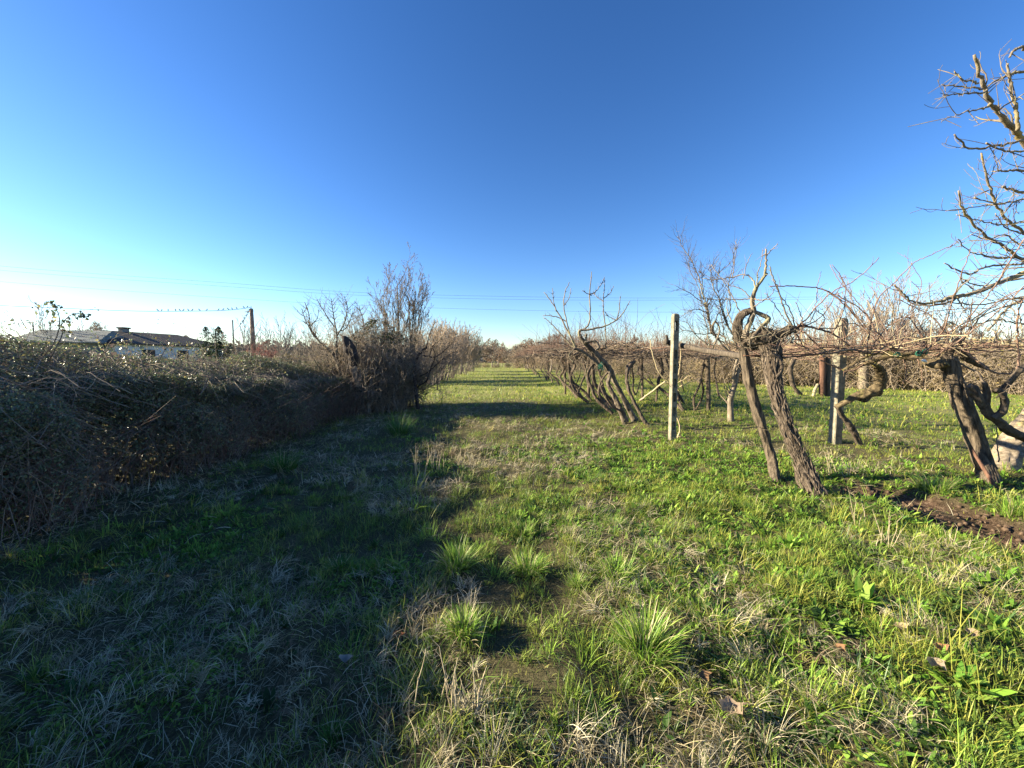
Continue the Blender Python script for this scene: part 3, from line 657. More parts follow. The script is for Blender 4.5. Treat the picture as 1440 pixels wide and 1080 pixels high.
# ---------------------------------------------------------------- traced trees
def traced(name, label, cat, base, strokes, mat, twigmat, seed, tw=0, twL=.3, group=None, gn=None, jitY=0.0):
    """strokes: (points (px,py), Y start, Y end, px radius start, end)"""
    rs = RS(seed); o = thing(name, label, cat, base, group); tb, t2 = Tubes(), Tubes()
    for s in strokes:
        pts, y0, y1, r0, r1 = s[:5]; m = len(pts)
        W3 = [P(a, b, y0+(y1-y0)*i/(m-1)) for i, (a, b) in enumerate(pts)]
        dst = (y0+y1)/2/FPX; n = max(8, m*4)
        if len(s) > 5: gnarl(tb, W3, [r0*.8*dst, (r0+r1)/2*.8*dst, r1*.8*dst], n*2, 14, s[5], .10, seed=seed+m, twist=1)
        else:
            q = wig(W3, n, .006, rs); q[-1] = W3[-1]; tb.add(q, np.linspace(r0*.62*dst, r1*.62*dst, n), 6)
        if tw:
            q = spline(W3, n)
            L = np.linalg.norm(q[-1]-q[0])
            for k in range(int(tw*L*(1 if len(s) <= 5 else .25))):
                i = rs.randint(n//4, n-1); d = unit(q[i+1]-q[i]); v = rs.normal(0, 1, 3); v = unit(v-d*np.dot(v, d)); dd = unit(d*.6+v*.8+[0, 0, .25])
                l = twL*rs.uniform(.3, 1.2); rr = max(r1*dst*.55, .0022)
                a = q[i]; w = wig([a, a+dd*l*.5, a+dd*l+np.array([0, 0, .15*l])], 5, .03, rs); t2.add(w, np.linspace(rr, .0018, 5), 3)
                for _ in range(rs.randint(0, 3)):
                    j = rs.randint(1, 4); v = unit(dd+rs.normal(0, .7, 3)); t2.add([w[j], w[j]+v*l*.2, w[j]+v*l*.4+[0, 0, .03*l]], [rr*.6, .002, .0015], 3)
    tb.build('trunk' if tb.x else 'branches', mat, o)
    if not t2.empty(): t2.build('twigs', twigmat, o)
    return o
# arching bare fruit tree in the hedge (left of the thicket)
traced('bare_tree', 'fruit tree with upturned arching branches growing out of the hedge left of the broken trunk', 'tree', P(486, 560, 10.9)*[1, 1, 0], [
    ([(486, 560), (480, 525), (470, 500), (458, 488)], 11, 10.8, 4, 3, .15),
    ([(462, 492), (445, 475), (436, 458), (434, 440), (428, 425)], 10.8, 10.6, 2.2, .7),
    ([(452, 484), (440, 470), (430, 452), (424, 434)], 10.8, 10.4, 1.6, .6),
    ([(474, 505), (473, 470), (470, 445), (466, 420)], 10.8, 11, 2.2, .6), ([(472, 475), (484, 455), (488, 432), (484, 416)], 10.9, 11.2, 1.6, .6),
    ([(470, 460), (460, 445), (452, 432), (446, 421)], 10.9, 10.8, 1.3, .5), ([(480, 525), (498, 490), (512, 465), (505, 430)], 11, 11.4, 2.2, .7),
    ([(436, 458), (446, 448), (448, 436)], 10.7, 10.7, 1, .5), ([(472, 468), (486, 462), (492, 450), (496, 440)], 11, 11, 1.2, .5)], BARK, TWIG, 31, tw=22, twL=.4)
# tall pale bare tree behind the thicket
o = thing('bare_tree', 'tall slender bare tree with fine upright twigs behind the thicket', 'tree', (-3.75, 13.6, 0)); rs = RS(33); tb, t2 = Tubes(), Tubes()
for dx, L, tl in ((0.15, 3.1, .02), (.45, 2.7, .10), (-.3, 2.8, -.03), (-.15, 2.6, -.05), (.35, 2.6, .07), (-.5, 2.4, -.14), (0, 2.7, .0), (-.8, 2.1, -.2), (.55, 2.2, .16), (-1.1, 1.9, -.1), (.25, 2.9, .1)):
    grow(tb, (-3.75+dx, 13.6, 0), (tl, 0, 1), L*1.35, .032, 4, rs, .35, .62, (9, 5, 4, 3), (6, 4, 3, 3, 3), .42, .05, .004, tb2=t2, k0=.35)
tb.build('trunk', BARK, o); t2.build('twigs', TWIG, o)
# dark arching tree right of the thicket
traced('bare_tree', 'small dark leafless tree arching right beside the thicket, with upturned twigs', 'tree', P(585, 575, 11.3)*[1, 1, 0], [
    ([(588, 575), (585, 548), (583, 520), (588, 500), (600, 488)], 11.3, 11.3, 3.4, 2.2, .15), ([(586, 545), (600, 535), (607, 515), (612, 500), (606, 484)], 11.3, 11, 2, .7),
    ([(596, 500), (612, 502), (628, 490), (638, 480)], 11.3, 11, 1.8, .5), ([(590, 530), (606, 520), (622, 505), (644, 492)], 11.3, 10.8, 1.8, .5),
    ([(600, 490), (604, 470), (612, 452)], 11.3, 11.5, 1.2, .5), ([(604, 502), (608, 488), (622, 476)], 11.2, 11, 1.3, .5)], bark('dark bark', (.022, .017, .016), (.07, .055, .05)), TWIG, 35, tw=22, twL=.35)
# sapling
b = Gp(615, 548); o = thing('sapling', 'thin leafless sapling standing free at the lane side in front of the pinkish coppice', 'sapling', b); rs = RS(37); tb, t2 = Tubes(), Tubes()
grow(tb, b, (0, 0, 1), 1.2, .03, 3, rs, .1, .8, (6, 4, 3), (6, 4, 3, 3), .55, .12, .006, tb2=t2); tb.build('trunk', MAT['dark bark'], o); t2.build('twigs', TWIG, o)
# ================================================================== CONCRETE AND TIMBER POSTS
def concmat():
    m, t, b, o = newmat('old concrete'); tc = t.nodes.new('ShaderNodeTexCoord')
    n = t.nodes.new('ShaderNodeTexNoise'); n.inputs['Scale'].default_value = 9; n.inputs['Detail'].default_value = 8; n.inputs['Roughness'].default_value = .75; t.links.new(tc.outputs['Object'], n.inputs['Vector'])
    c = t.nodes.new('ShaderNodeValToRGB'); e = c.color_ramp.elements; e[0].position = .3; e[0].color = (.06, .055, .04, 1); e[1].position = .64; e[1].color = (.31, .275, .20, 1)
    t.links.new(n.outputs['Fac'], c.inputs[0]); t.links.new(c.outputs[0], b.inputs['Base Color']); b.inputs['Roughness'].default_value = .95
    n2 = t.nodes.new('ShaderNodeTexNoise'); n2.inputs['Scale'].default_value = 90; n2.inputs['Detail'].default_value = 4; t.links.new(tc.outputs['Object'], n2.inputs['Vector'])
    bp = t.nodes.new('ShaderNodeBump'); bp.inputs['Strength'].default_value = .7; bp.inputs['Distance'].default_value = .006; t.links.new(n2.outputs['Fac'], bp.inputs['Height']); t.links.new(bp.outputs[0], b.inputs['Normal'])
    MAT['conc'] = m; return m
CONC = concmat()
import bmesh
def concrete_post(px, py, top, label, w, slots, seed, lean=0.0):
    g = Gp(px, py); H = float(P(px, top, g[1])[2])-g[2]; bm = bmesh.new(); rs = RS(seed)
    def ring(z, s, dy=0):
        c = w/2*s; ch = c*.82
        return [bm.verts.new((x+lean*z, y+dy, z)) for x, y in ((-c, -ch), (-ch, -c), (ch, -c), (c, -ch), (c, ch), (ch, c), (-ch, c), (-c, ch))]
    def bridge(a, b):
        for i in range(8): bm.faces.new((a[i], a[(i+1) % 8], b[(i+1) % 8], b[i]))
    zs = [-.1]+list(np.linspace(0, H-w*.5, 14)); rr = [ring(z, 1.0+rs.normal(0, .012)) for z in zs]
    for z, s in ((H-w*.22, .93), (H-w*.05, .7), (H, .35)): rr.append(ring(z, s))
    for a, b in zip(rr[:-1], rr[1:]): bridge(a, b)
    bm.faces.new(rr[-1]); bm.faces.new(rr[0][::-1])
    me = bpy.data.meshes.new('concrete_post'); 
    if slots:      # recessed slots in the face towards -y
        bm.to_mesh(me)
        o = link('concrete_post', me, None, g); cut = bmesh.new(); n = slots
        for i in range(n):
            z0 = .2+(H-.5)*i/n if i < n-1 else H-.33; h = (H-.5)/n*.62
            if i == n-1: h = .2
            vs = [[cut.verts.new((sx*w*.26+lean*z0, yy, z0+zz)) for sx, zz in ((-.6, 0), (.6, 0), (1, h*.15), (1, h*.85), (.6, h), (-.6, h), (-1, h*.85), (-1, h*.15))] for yy in (-w, w if i == n-1 else -w*.12)]
            cut.faces.new(vs[0]); cut.faces.new(vs[1][::-1])
            for k in range(8): cut.faces.new((vs[0][(k+1) % 8], vs[0][k], vs[1][k], vs[1][(k+1) % 8]))
        bmesh.ops.recalc_face_normals(cut, faces=cut.faces)
        cm = bpy.data.meshes.new('cutter'); cut.to_mesh(cm); co = link('cutter', cm, None, g)
        md = o.modifiers.new('slots', 'BOOLEAN'); md.object = co; md.operation = 'DIFFERENCE'
        bpy.context.view_layer.update(); dg = bpy.context.evaluated_depsgraph_get(); nm = bpy.data.meshes.new_from_object(o.evaluated_get(dg))
        o.modifiers.clear(); o.data = nm; bpy.data.objects.remove(co); me = nm
    else:
        bm.to_mesh(me); o = link('concrete_post', me, None, g)
    me.materials.clear(); me.materials.append(CONC); tag(o, label, 'post', 'concrete vineyard posts'); o.rotation_euler = (0, 0, .03)
    return g
pA = concrete_post(945, 619, 441, 'tall weathered concrete post with slots and a rounded top, left of the shaggy vine', .112, 7, 1)
pB = concrete_post(1174, 622, 447, 'stout square concrete post with a worn top, right of the shaggy vine', .15, 0, 2)
STK = bark('old timber', (.035, .027, .02), (.20, .155, .11), (30, 30, 2.2), .95, 1.0, bd=.03)
STKR = bark('red timber', (.08, .042, .03), (.19, .105, .07), (26, 26, 2), .95, .8)
# big hewn post on the right
g = Gp(1398, 683); o = thing('timber_post', 'thick rough hewn timber post leaning left, reddish on one edge', 'post', g)
tb = Tubes(); gnarl(tb, [g-[0, 0, .1], P(1378, 632, 4.78), P(1353, 566, 4.85), P(1336, 520, 4.9), P(1331, 503, 4.92)], [.095, .092, .095, .10, .105], 90, 44, .10, .18, .12, 5, square=.8, fl=9); tb.build('shaft', STK, o)
tb = Tubes(); tb.add(spline([g+[-.10, -.10, 0], P(1366, 630, 4.66), P(1349, 588, 4.72)], 12), np.linspace(.024, .008, 12), 6); tb.build('red_splinter', STKR, o)
for ds in (-.03, .05):
    tb = Tubes(); q = spline([P(1385+ds*300, 660, 4.64), P(1358+ds*300, 590, 4.70), P(1342+ds*250, 540, 4.75)], 14); tb.add(q+RS(3).normal(0, .004, q.shape), np.linspace(.02, .008, 14), 5); tb.build('splinter', STK, o)
# leaning round stake beside the hero vine
g = Gp(1094, 678); o = thing('wooden_stake', 'leaning weathered round stake touching the head of the shaggy vine', 'stake', g)
tb = Tubes(); gnarl(tb, [g-[0, 0, .08], P(1084, 640, 4.86), P(1072, 603, 4.88), P(1057, 550, 4.92), P(1046, 500, 4.95), P(1043, 490, 4.96)], [.06, .062, .06, .065, .06, .055], 90, 30, .16, .22, .4, 6, fl=6); tb.build('shaft', STK, o)
tb = Tubes(); a = np.linspace(0, 2*pi, 16); c = P(1076, 602, 4.88); tb.add(np.stack([c[0]+.068*np.cos(a), c[1]+.068*np.sin(a), c[2]+.015*np.sin(a)], 1), .004, 5); tb.add([c+[-.06, -.03, 0], c+[-.10, -.05, .02], c+[-.16, -.05, .03]], [.004, .003, .002], 4); tb.build('tie', TWIG, o)
# rail from the slotted post to the vine head
o = thing('wooden_rail', 'dark split rail reaching from the slotted concrete post to the shaggy vine head', 'rail', P(940, 482, 7.3))
tb = Tubes(); gnarl(tb, [P(935, 481, 7.42), P(958, 486, 7.1), P(1000, 494, 6.2), P(1045, 501, 5.05)], [.06, .055, .05, .045], 50, 20, .15, .15, .3, 7, square=.5); tb.build('beam', bark('dark timber', (.03, .024, .02), (.15, .12, .09), (30, 30, 2.2)), o)
tb = Tubes(); gnarl(tb, [P(937, 484, 7.3), P(938, 477, 7.3), P(937, 471, 7.32)], [.03, .03, .025], 10, 8, .1, .1, seed=2); tb.build('peg', MAT['dark timber'], o)
# far posts
def smallpost(px, py, top, lean, rpx, label, mat, seed, name='wooden_stake', cat='stake', group='stakes between the vines'):
    g = Gp(px, py); tb = Tubes(); gnarl(tb, [g-[0, 0, .25], (g+P(px+lean, top, g[1]))/2, P(px+lean, top, g[1])], [rpx*g[1]/FPX]*3, 16, 10, .12, .1, .4, seed)
    o = tb.build(name, mat, None, g); tag(o, label, cat, group); return o
smallpost(1156, 557, 500, 1, 4, 'rust red post standing behind the square concrete post', STKR, 11, 'old_post', 'post', None)
smallpost(1164, 557, 499, 0, 3.6, 'grey post side by side with the rust red post', MAT['dark timber'], 12, 'old_post', 'post', None)
smallpost(1142, 557, 540, 8, 2.2, 'short pale plank leaning on the rust red post', CANE, 13, 'plank', 'plank', None)
smallpost(904, 564, 497, -2, 1.9, 'thin pale stake right of the fan shaped pruned tree', STK, 14)
smallpost(997, 578, 500, -2, 3.0, 'grey stake beside the two thin dark vine stems', STK, 15)
smallpost(795, 554, 470, 0, 1.3, 'thin upright stick at the lane edge before the row of vines', STK, 16)
smallpost(828, 560, 505, 0, 2.3, 'paler stake of the pair among the curved lane vines', STK, 17)
smallpost(835, 560, 508, -2, 2.0, 'darker stake of the pair among the curved lane vines', MAT['dark timber'], 18)
smallpost(771, 534, 497, 0, 1.6, 'far pale stake in the lane side row', STK, 19)
smallpost(928, 534, 505, -3, 2.6, 'dark leaning stake far behind the slotted post', MAT['dark timber'], 20)
smallpost(1078, 543, 520, 5, 1.3, 'short yellow prop stick seen between stake and shaggy vine', CANE, 21)
smallpost(1035, 540, 505, -2, 1.6, 'slim grey stake behind the forked vine', STK, 22)

# ================================================================== HERO VINE
g = Gp(1150, 698); VB = bark('vine bark', (.022, .016, .012), (.20, .155, .115), (34, 34, 6), .95, 1.0, c3=(.10, .075, .055), bd=.04)
hv = thing('old_vine', 'old shaggy barked vine with thick leaning trunk and knotted head, nearest vine', 'vine', g, 'gnarled old vines')
tb = Tubes(); tr_pts = [g-[0, 0, .08], P(1128, 650, 4.42), P(1108, 603, 4.5), P(1094, 560, 4.6), P(1087, 525, 4.7), P(1086, 500, 4.75), P(1080, 478, 4.8)]
Pt, R, S, U = gnarl(tb, tr_pts, [.115, .092, .080, .075, .082, .10, .11, .10], 150, 56, .34, .30, 1.6, 8, fl=5)
tb.build('trunk', VB, hv)
rs = RS(91); tb = Tubes()                                     # shreds of bark
for q in range(620):
    i = rs.randint(2, len(Pt)-12); a = rs.uniform(0, 2*pi); out = cos(a)*S[i]+sin(a)*U[i]; tdir = unit(Pt[i+3]-Pt[i]); rr = R[i]*.99
    L = rs.uniform(.04, .15); p0 = Pt[i]+out*rr; lift = rs.exponential(.008)
    p = [p0, p0+tdir*L*.5+out*lift*.3+(Pt[i+3]-Pt[i])*0, p0+tdir*L+out*lift*1.3]; w = rs.uniform(.002, .007)
    tb.add(p, [w, w*.9, w*.3], 4)
tb.build('bark_shreds', bark('bark shred', (.04, .03, .024), (.26, .205, .155), (30, 30, 8), bump=.4), hv)
tb = Tubes()
gnarl(tb, [P(1042, 488, 4.95), P(1056, 478, 4.88), P(1074, 474, 4.8), P(1092, 476, 4.78)], [.06, .11, .12, .07], 40, 30, .5, .25, 3, 9)
gnarl(tb, [P(1055, 488, 4.9), P(1068, 484, 4.85), P(1082, 488, 4.75)], [.05, .075, .06], 30, 24, .5, .25, 3, 19)
tb.build('head', VB, hv)
def arm(pts, Y0, Y1, r, parent, mat, seed, amp=.3, name='arm'):
    m = len(pts); tb = Tubes(); W3 = [P(a, b, Y0+(Y1-Y0)*i/(m-1)) for i, (a, b) in enumerate(pts)]
    gnarl(tb, W3, np.array(r)*(.62 if Y0 > 8 else 1)*(Y0+Y1)/2/FPX, max(30, m*16), 18, amp*(1.6 if mat is VB or name == 'trunk' else 1.2), .2, 1.5, seed); return tb.build(name, mat, parent)
SMB = bark('smooth grey bark', (.09, .07, .052), (.28, .23, .17), (10, 10, 5), bump=.5, c3=(.22, .20, .12))
arm([(1040, 478), (1037, 466), (1039, 452), (1045, 442), (1055, 437), (1060, 436)], 4.95, 4.85, [7, 6.5, 5.5, 4.5, 3.5], hv, VB, 10, .4)
arm([(1047, 476), (1051, 462), (1056, 450), (1060, 437), (1058, 424), (1062, 408), (1071, 394), (1078, 384)], 4.88, 4.8, [5, 4, 3.6, 3.4, 2.6, 2.4], hv, SMB, 11, .2)
arm([(1060, 438), (1070, 442), (1080, 447), (1079, 452), (1070, 460), (1062, 470), (1058, 476)], 4.85, 4.75, [2.8, 3.0, 3.2, 2.8, 3.2], hv, SMB, 12, .2)
arm([(1066, 474), (1078, 468), (1092, 472), (1104, 467), (1116, 461)], 4.8, 4.7, [6, 6, 6.5, 6.5, 5.5], hv, VB, 13, .4)
arm([(1083, 498), (1095, 505), (1098, 520), (1092, 530)], 4.66, 4.6, [3, 3, 3, 2], hv, VB, 14, .3)
def canes(parent, strokes, mat, seed, name='canes', thin=.85, side=3):
    rs = RS(seed); tb = Tubes()
    for s in strokes:
        pts, y0, y1, r0, r1 = s; m = len(pts); dst = (y0+y1)/2/FPX
        W3 = [P(a, b, y0+(y1-y0)*i/(m-1)) for i, (a, b) in enumerate(pts)]; n = max(9, m*5); q = spline(W3, n); q[1:-1] += rs.normal(0, .0045, (n-2, 3))
        tb.add(q, np.linspace(r0*thin*dst, r1*thin*dst, n), 5)
        for k in range(rs.randint(side, side*2+1)):
            i = rs.randint(1, n-1); v = unit(rs.normal(0, 1, 3)+[0, 0, .4]+unit(q[i]-q[i-1])*.8); l = rs.uniform(.03, .16)
            tb.add([q[i], q[i]+v*l*.5, q[i]+v*l+rs.normal(0, .01, 3)], [max(r1*dst*.8, .0022), .002, .0014], 4)
    return tb.build(name, mat, parent)
canes(hv, [([(1076, 388), (1077, 372), (1077, 350)], 4.8, 4.75, 2.2, 1.3), ([(1077, 360), (1086, 350), (1094, 344)], 4.78, 4.7, 1, .5), ([(1063, 405), (1058, 392), (1046, 386), (1030, 390), (1005, 393), (988, 392)], 4.8, 5.1, 1.3, .6),
    ([(1060, 420), (1050, 420), (1025, 421), (995, 421)], 4.8, 5.0, 1.1, .6), ([(1060, 421), (1072, 422), (1085, 420)], 4.8, 4.6, 1.2, .7), ([(1064, 404), (1066, 385), (1070, 370), (1073, 352)], 4.8, 4.9, 1, .5),
    ([(1060, 432), (1070, 425), (1084, 415), (1090, 405)], 4.8, 4.6, .9, .5), ([(1055, 418), (1040, 405), (1025, 400), (1015, 390)], 4.8, 5, .9, .5), ([(1116, 461), (1104, 440), (1096, 412), (1088, 392), (1082, 374)], 4.7, 4.6, 1.6, .8),
    ([(1118, 460), (1110, 435), (1100, 420), (1086, 393)], 4.7, 4.5, 1.1, .6), ([(1114, 460), (1100, 444), (1086, 425), (1075, 412)], 4.7, 4.9, 1.0, .5), ([(1060, 440), (1068, 452), (1075, 470)], 4.7, 4.7, .7, .5),
    ([(1041, 440), (1032, 420), (1020, 400), (1010, 386), (1000, 372)], 4.95, 5.2, 1, .5), ([(1045, 392), (1050, 372), (1056, 358)], 4.9, 4.9, .8, .4), ([(1030, 390), (1034, 362), (1036, 336)], 5, 5, .7, .4),
    ([(1066, 455), (1085, 468), (1098, 478)], 4.5, 4.4, .6, .4), ([(1043, 470), (1030, 455), (1022, 435), (1025, 415)], 5, 5.2, 1.1, .5)], SMB, 41, 'upright_shoots')
canes(hv, [([(1116, 461), (1130, 458), (1150, 462), (1172, 470), (1195, 486)], 4.7, 4.6, 2.2, 1.3), ([(1118, 462), (1134, 448), (1150, 430), (1172, 410), (1205, 392), (1236, 362)], 4.7, 4.3, 1.3, .6),
    ([(1118, 460), (1140, 455), (1160, 440), (1175, 415), (1185, 395)], 4.7, 5.0, 1.1, .5), ([(1082, 403), (1110, 402), (1140, 404), (1165, 410), (1190, 428), (1220, 462), (1262, 492)], 4.6, 4.4, 1, .8),
    ([(1120, 462), (1135, 470), (1150, 485), (1165, 497)], 4.7, 4.6, 1.4, .8), ([(1118, 464), (1125, 480), (1138, 497)], 4.7, 4.6, 1, .6), ([(1116, 461), (1140, 450), (1148, 425), (1150, 400), (1155, 382)], 4.7, 4.9, .9, .4),
    ([(1114, 466), (1108, 478), (1095, 486), (1080, 486)], 4.7, 4.5, .8, .5), ([(1130, 459), (1125, 440), (1118, 425)], 4.65, 4.6, .9, .5), ([(1170, 470), (1185, 440), (1188, 400), (1170, 372)], 4.6, 4.4, .9, .5),
    ([(1150, 463), (1160, 448), (1152, 440), (1146, 436)], 4.6, 4.5, 1, .7), ([(1130, 460), (1170, 462), (1200, 455), (1240, 470)], 4.7, 5.2, 1, .6), ([(1125, 465), (1160, 480), (1200, 470), (1235, 450)], 4.6, 4.2, 1, .6)], TWIGR, 42, 'canes')

rs = RS(140); tb = Tubes()
for q in range(110):
    a = P(rs.uniform(1040, 1118), rs.uniform(462, 492), rs.uniform(4.6, 5.0)); L = rs.uniform(.06, .42); d = unit([rs.normal(0, .8), rs.normal(0, .6), rs.uniform(-.1, 1.2)])
    tb.add(wig([a, a+d*L*.55, a+d*L+[0, 0, .06*L]], 6, .04, rs), np.linspace(rs.uniform(.003, .008), .0018, 6), 4)
tb.build('head_twigs', SMB, hv)
# wires and canes of the overhead trellis
def wirething(pts, r, label, name='trellis_wire', mat=None, cat='wire', group=None, loc=None):
    tb = Tubes(); tb.add(pts, r, 5); o = tb.build(name, mat or bark('rusty wire', (.12, .06, .04), (.25, .14, .09), (30, 30, 30), bump=0), None, pts[0]); tag(o, label, cat, group); return o
wirething(spline([P(1045, 500, 4.9), P(1172, 497, 4.85), P(1260, 493, 4.8), P(1340, 491, 4.75), P(1440, 487, 4.6), P(1560, 484, 4.5)], 30), .0065, 'rusty trellis rod running right from the shaggy vine head past the square post')
wirething(spline([pA+[0, 0, 1.74], [3.25, 14, 1.75], [3.1, 30, 1.75], [2.9, 60, 1.75]], 24), .004, 'long wire over the lane side vine row')
wirething(spline([pB+[0, 0, 1.76], [6.0, 14, 1.78], [5.9, 30, 1.75], [5.9, 55, 1.75]], 24), .004, 'long wire over the second vine row starting at the square post')
wirething(spline([[3.0, 7.42, 1.72], [4.6, 7.35, 1.70], [6.1, 7.25, 1.74], [9.5, 7.1, 1.76]], 24), .004, 'cross wire between the two concrete posts')

def canopy(tb, rs, N, x0, x1, y0, y1, z=1.72, zs=.06, L=(.5, 1.4), r=(.006, .014), up=0, upL=(.2, .7), ax=None):
    for _ in range(N):
        p = np.array([rs.uniform(x0, x1), rs.uniform(y0, y1), z+rs.normal(0, zs)]); a = rs.uniform(0, 2*pi) if ax is None else ax+rs.normal(0, .5)
        l = rs.uniform(*L); d = np.array([cos(a), sin(a), rs.normal(0, .10)])*l/2; rr = rs.uniform(*r)
        tb.add(wig([p-d, p+[0, 0, rs.normal(0, .05)], p+d], 7, .022, rs), np.linspace(rr, rr*.5, 7), 4)
    for _ in range(up):
        p = np.array([rs.uniform(x0, x1), rs.uniform(y0, y1), z]); l = rs.uniform(*upL); t = rs.normal(0, .45, 2)*l
        tb.add(wig([p, p+[t[0]*.3, t[1]*.3, l*.55], p+[t[0], t[1], l]], 5, .025, rs), [.005, .0045, .004, .003, .002], 3)
# knotted cordon along the rod, from the hero head to the timber post
o = thing('vine_cordon', 'knotted mossy cordon of vine wood tied along the trellis rod up to the timber post', 'vine', P(1300, 500, 4.8)); MOSS = bark('mossy wood', (.035, .026, .016), (.20, .15, .085), (14, 14, 14), bump=.9, c3=(.20, .18, .05), bd=.02)
arm([(1330, 508), (1318, 512), (1304, 508), (1296, 500), (1280, 503), (1258, 500), (1240, 503), (1222, 509), (1206, 516)], 4.8, 5.3, [9, 8, 6, 4.5, 4.5, 4, 3.5, 3, 2], o, MOSS, 51, .45, 'cordon')
arm([(1300, 500), (1285, 497), (1262, 500), (1245, 496), (1225, 498), (1210, 506), (1185, 521)], 4.8, 5.1, [3.5, 3, 3, 2.6, 2, 1.5], o, MOSS, 52, .4, 'cordon')
arm([(1330, 505), (1336, 494), (1345, 478), (1352, 492), (1358, 502), (1375, 512), (1388, 518)], 4.9, 5.0, [5, 4, 3, 5, 6, 4, 3], o, VB, 53, .4, 'cordon')
canes(o, [([(1298, 498), (1315, 480), (1330, 455), (1340, 420), (1352, 385), (1365, 350)], 4.7, 4.2, 1.3, .6), ([(1298, 497), (1330, 470), (1365, 450), (1410, 420), (1450, 400)], 4.7, 4.2, 1.2, .8),
    ([(1316, 500), (1350, 478), (1400, 440), (1440, 402)], 4.6, 4.2, 1.2, .8), ([(1260, 492), (1235, 470), (1215, 440), (1185, 420), (1155, 405)], 4.7, 4.9, 1.2, .8), ([(1262, 492), (1272, 472), (1272, 450)], 4.7, 4.8, 1, .6),
    ([(1235, 496), (1245, 485), (1262, 465), (1270, 452)], 4.7, 4.8, 1.1, .6), ([(1224, 496), (1232, 480), (1255, 455), (1300, 440), (1340, 436), (1400, 432)], 4.8, 4.4, 1.1, .6),
    ([(1303, 492), (1298, 475), (1285, 455), (1278, 446)], 4.7, 4.8, 1.4, .8), ([(1305, 490), (1300, 470), (1290, 450)], 4.7, 4.5, 1.1, .6), ([(1330, 492), (1350, 470), (1368, 440), (1400, 400), (1425, 360), (1445, 330)], 4.6, 4.2, 1, .9),
    ([(1345, 490), (1360, 470), (1385, 440), (1440, 405)], 4.6, 4.3, 1.0, .7), ([(1345, 490), (1400, 494), (1440, 492)], 4.7, 4.5, 1.4, 1.0), ([(1355, 495), (1375, 508), (1400, 525), (1432, 524), (1450, 523)], 4.7, 4.5, 1.5, 1.4),
    ([(1428, 525), (1433, 500), (1430, 470), (1432, 440), (1440, 420)], 4.4, 4.3, 1.6, 1), ([(1220, 500), (1222, 470), (1235, 420), (1255, 400), (1285, 370), (1308, 359), (1340, 345)], 4.8, 4.3, 1.0, .6),
    ([(1160, 408), (1190, 430), (1218, 465), (1240, 485), (1262, 491)], 4.9, 4.7, 1.1, 1), ([(1228, 493), (1230, 465), (1210, 430), (1182, 398), (1167, 372)], 4.8, 5.2, .9, .5),
    ([(1262, 420), (1290, 434), (1310, 445), (1328, 465)], 4.8, 4.7, .7, 1), ([(1259, 401), (1268, 415), (1285, 427), (1305, 430), (1330, 428)], 4.8, 4.7, 1.2, .9), ([(1278, 440), (1290, 420), (1296, 395), (1280, 370), (1272, 358)], 4.8, 4.9, .7, .3),
    ([(1281, 395), (1290, 404), (1296, 414)], 4.8, 4.8, .5, .3), ([(1165, 497), (1200, 492), (1225, 497), (1255, 490)], 4.8, 4.8, 1.6, 1.4), ([(1270, 505), (1275, 525), (1271, 540)], 5, 5, .6, .5), ([(1290, 505), (1296, 525), (1299, 545)], 5, 5, .7, .5),
    ([(1055, 500), (1100, 503), (1150, 497), (1180, 490)], 5, 4.9, 2.0, 1.6), ([(1100, 497), (1140, 492), (1172, 488), (1200, 492)], 5.1, 4.9, 1.8, 1.2), ([(1150, 505), (1180, 518), (1195, 522), (1215, 512)], 5.2, 5.1, 1.3, 1),
    ([(1110, 478), (1135, 490), (1150, 499)], 5, 4.9, .9, .6)], TWIGR, 54, 'canes', side=4)
tb = Tubes(); rs = RS(55); canopy(tb, rs, 150, 4.1, 6.6, 4.6, 7.4, 1.70, .05, (.4, 1.2), (.0035, .007), 130, (.15, .75)); tb.build('tangled_shoots', TWIGR, o)
tb = Tubes(); rs = RS(56); canopy(tb, rs, 60, 4.1, 7.2, 4.2, 7.4, 1.72, .06, (.4, 1.0), (.003, .006), 40, (.2, .9)); tb.build('pale_shoots', CANE, o)
TIE = bark('green tie', (.02, .12, .08), (.05, .24, .16), (30, 30, 30), bump=0)
rs = RS(57)
for (px, py, Y) in ((1262, 498, 4.75), (1292, 496, 4.72), (1300, 494, 4.7)):
    c = P(px, py, Y); tb = Tubes()
    for k in range(5): a = np.linspace(0, 2*pi, 9)+rs.rand(); tb.add(np.stack([c[0]+rs.normal(0, .01)+.012*np.sin(a*2), c[1]+.03*np.cos(a), c[2]+.03*np.sin(a)], 1)+rs.normal(0, .004, (9, 3)), .0035, 4)
    tb.build('tie', TIE, o)
tb = Tubes(); gnarl(tb, [P(1296, 507, 4.7), P(1299, 507, 4.7), P(1303, 509, 4.7)], [.008, .022, .008], 10, 10, .2, 0, seed=3); tb.build('white_wrap', bark('white plastic', (.6, .6, .6), (.75, .75, .75), bump=0), o)
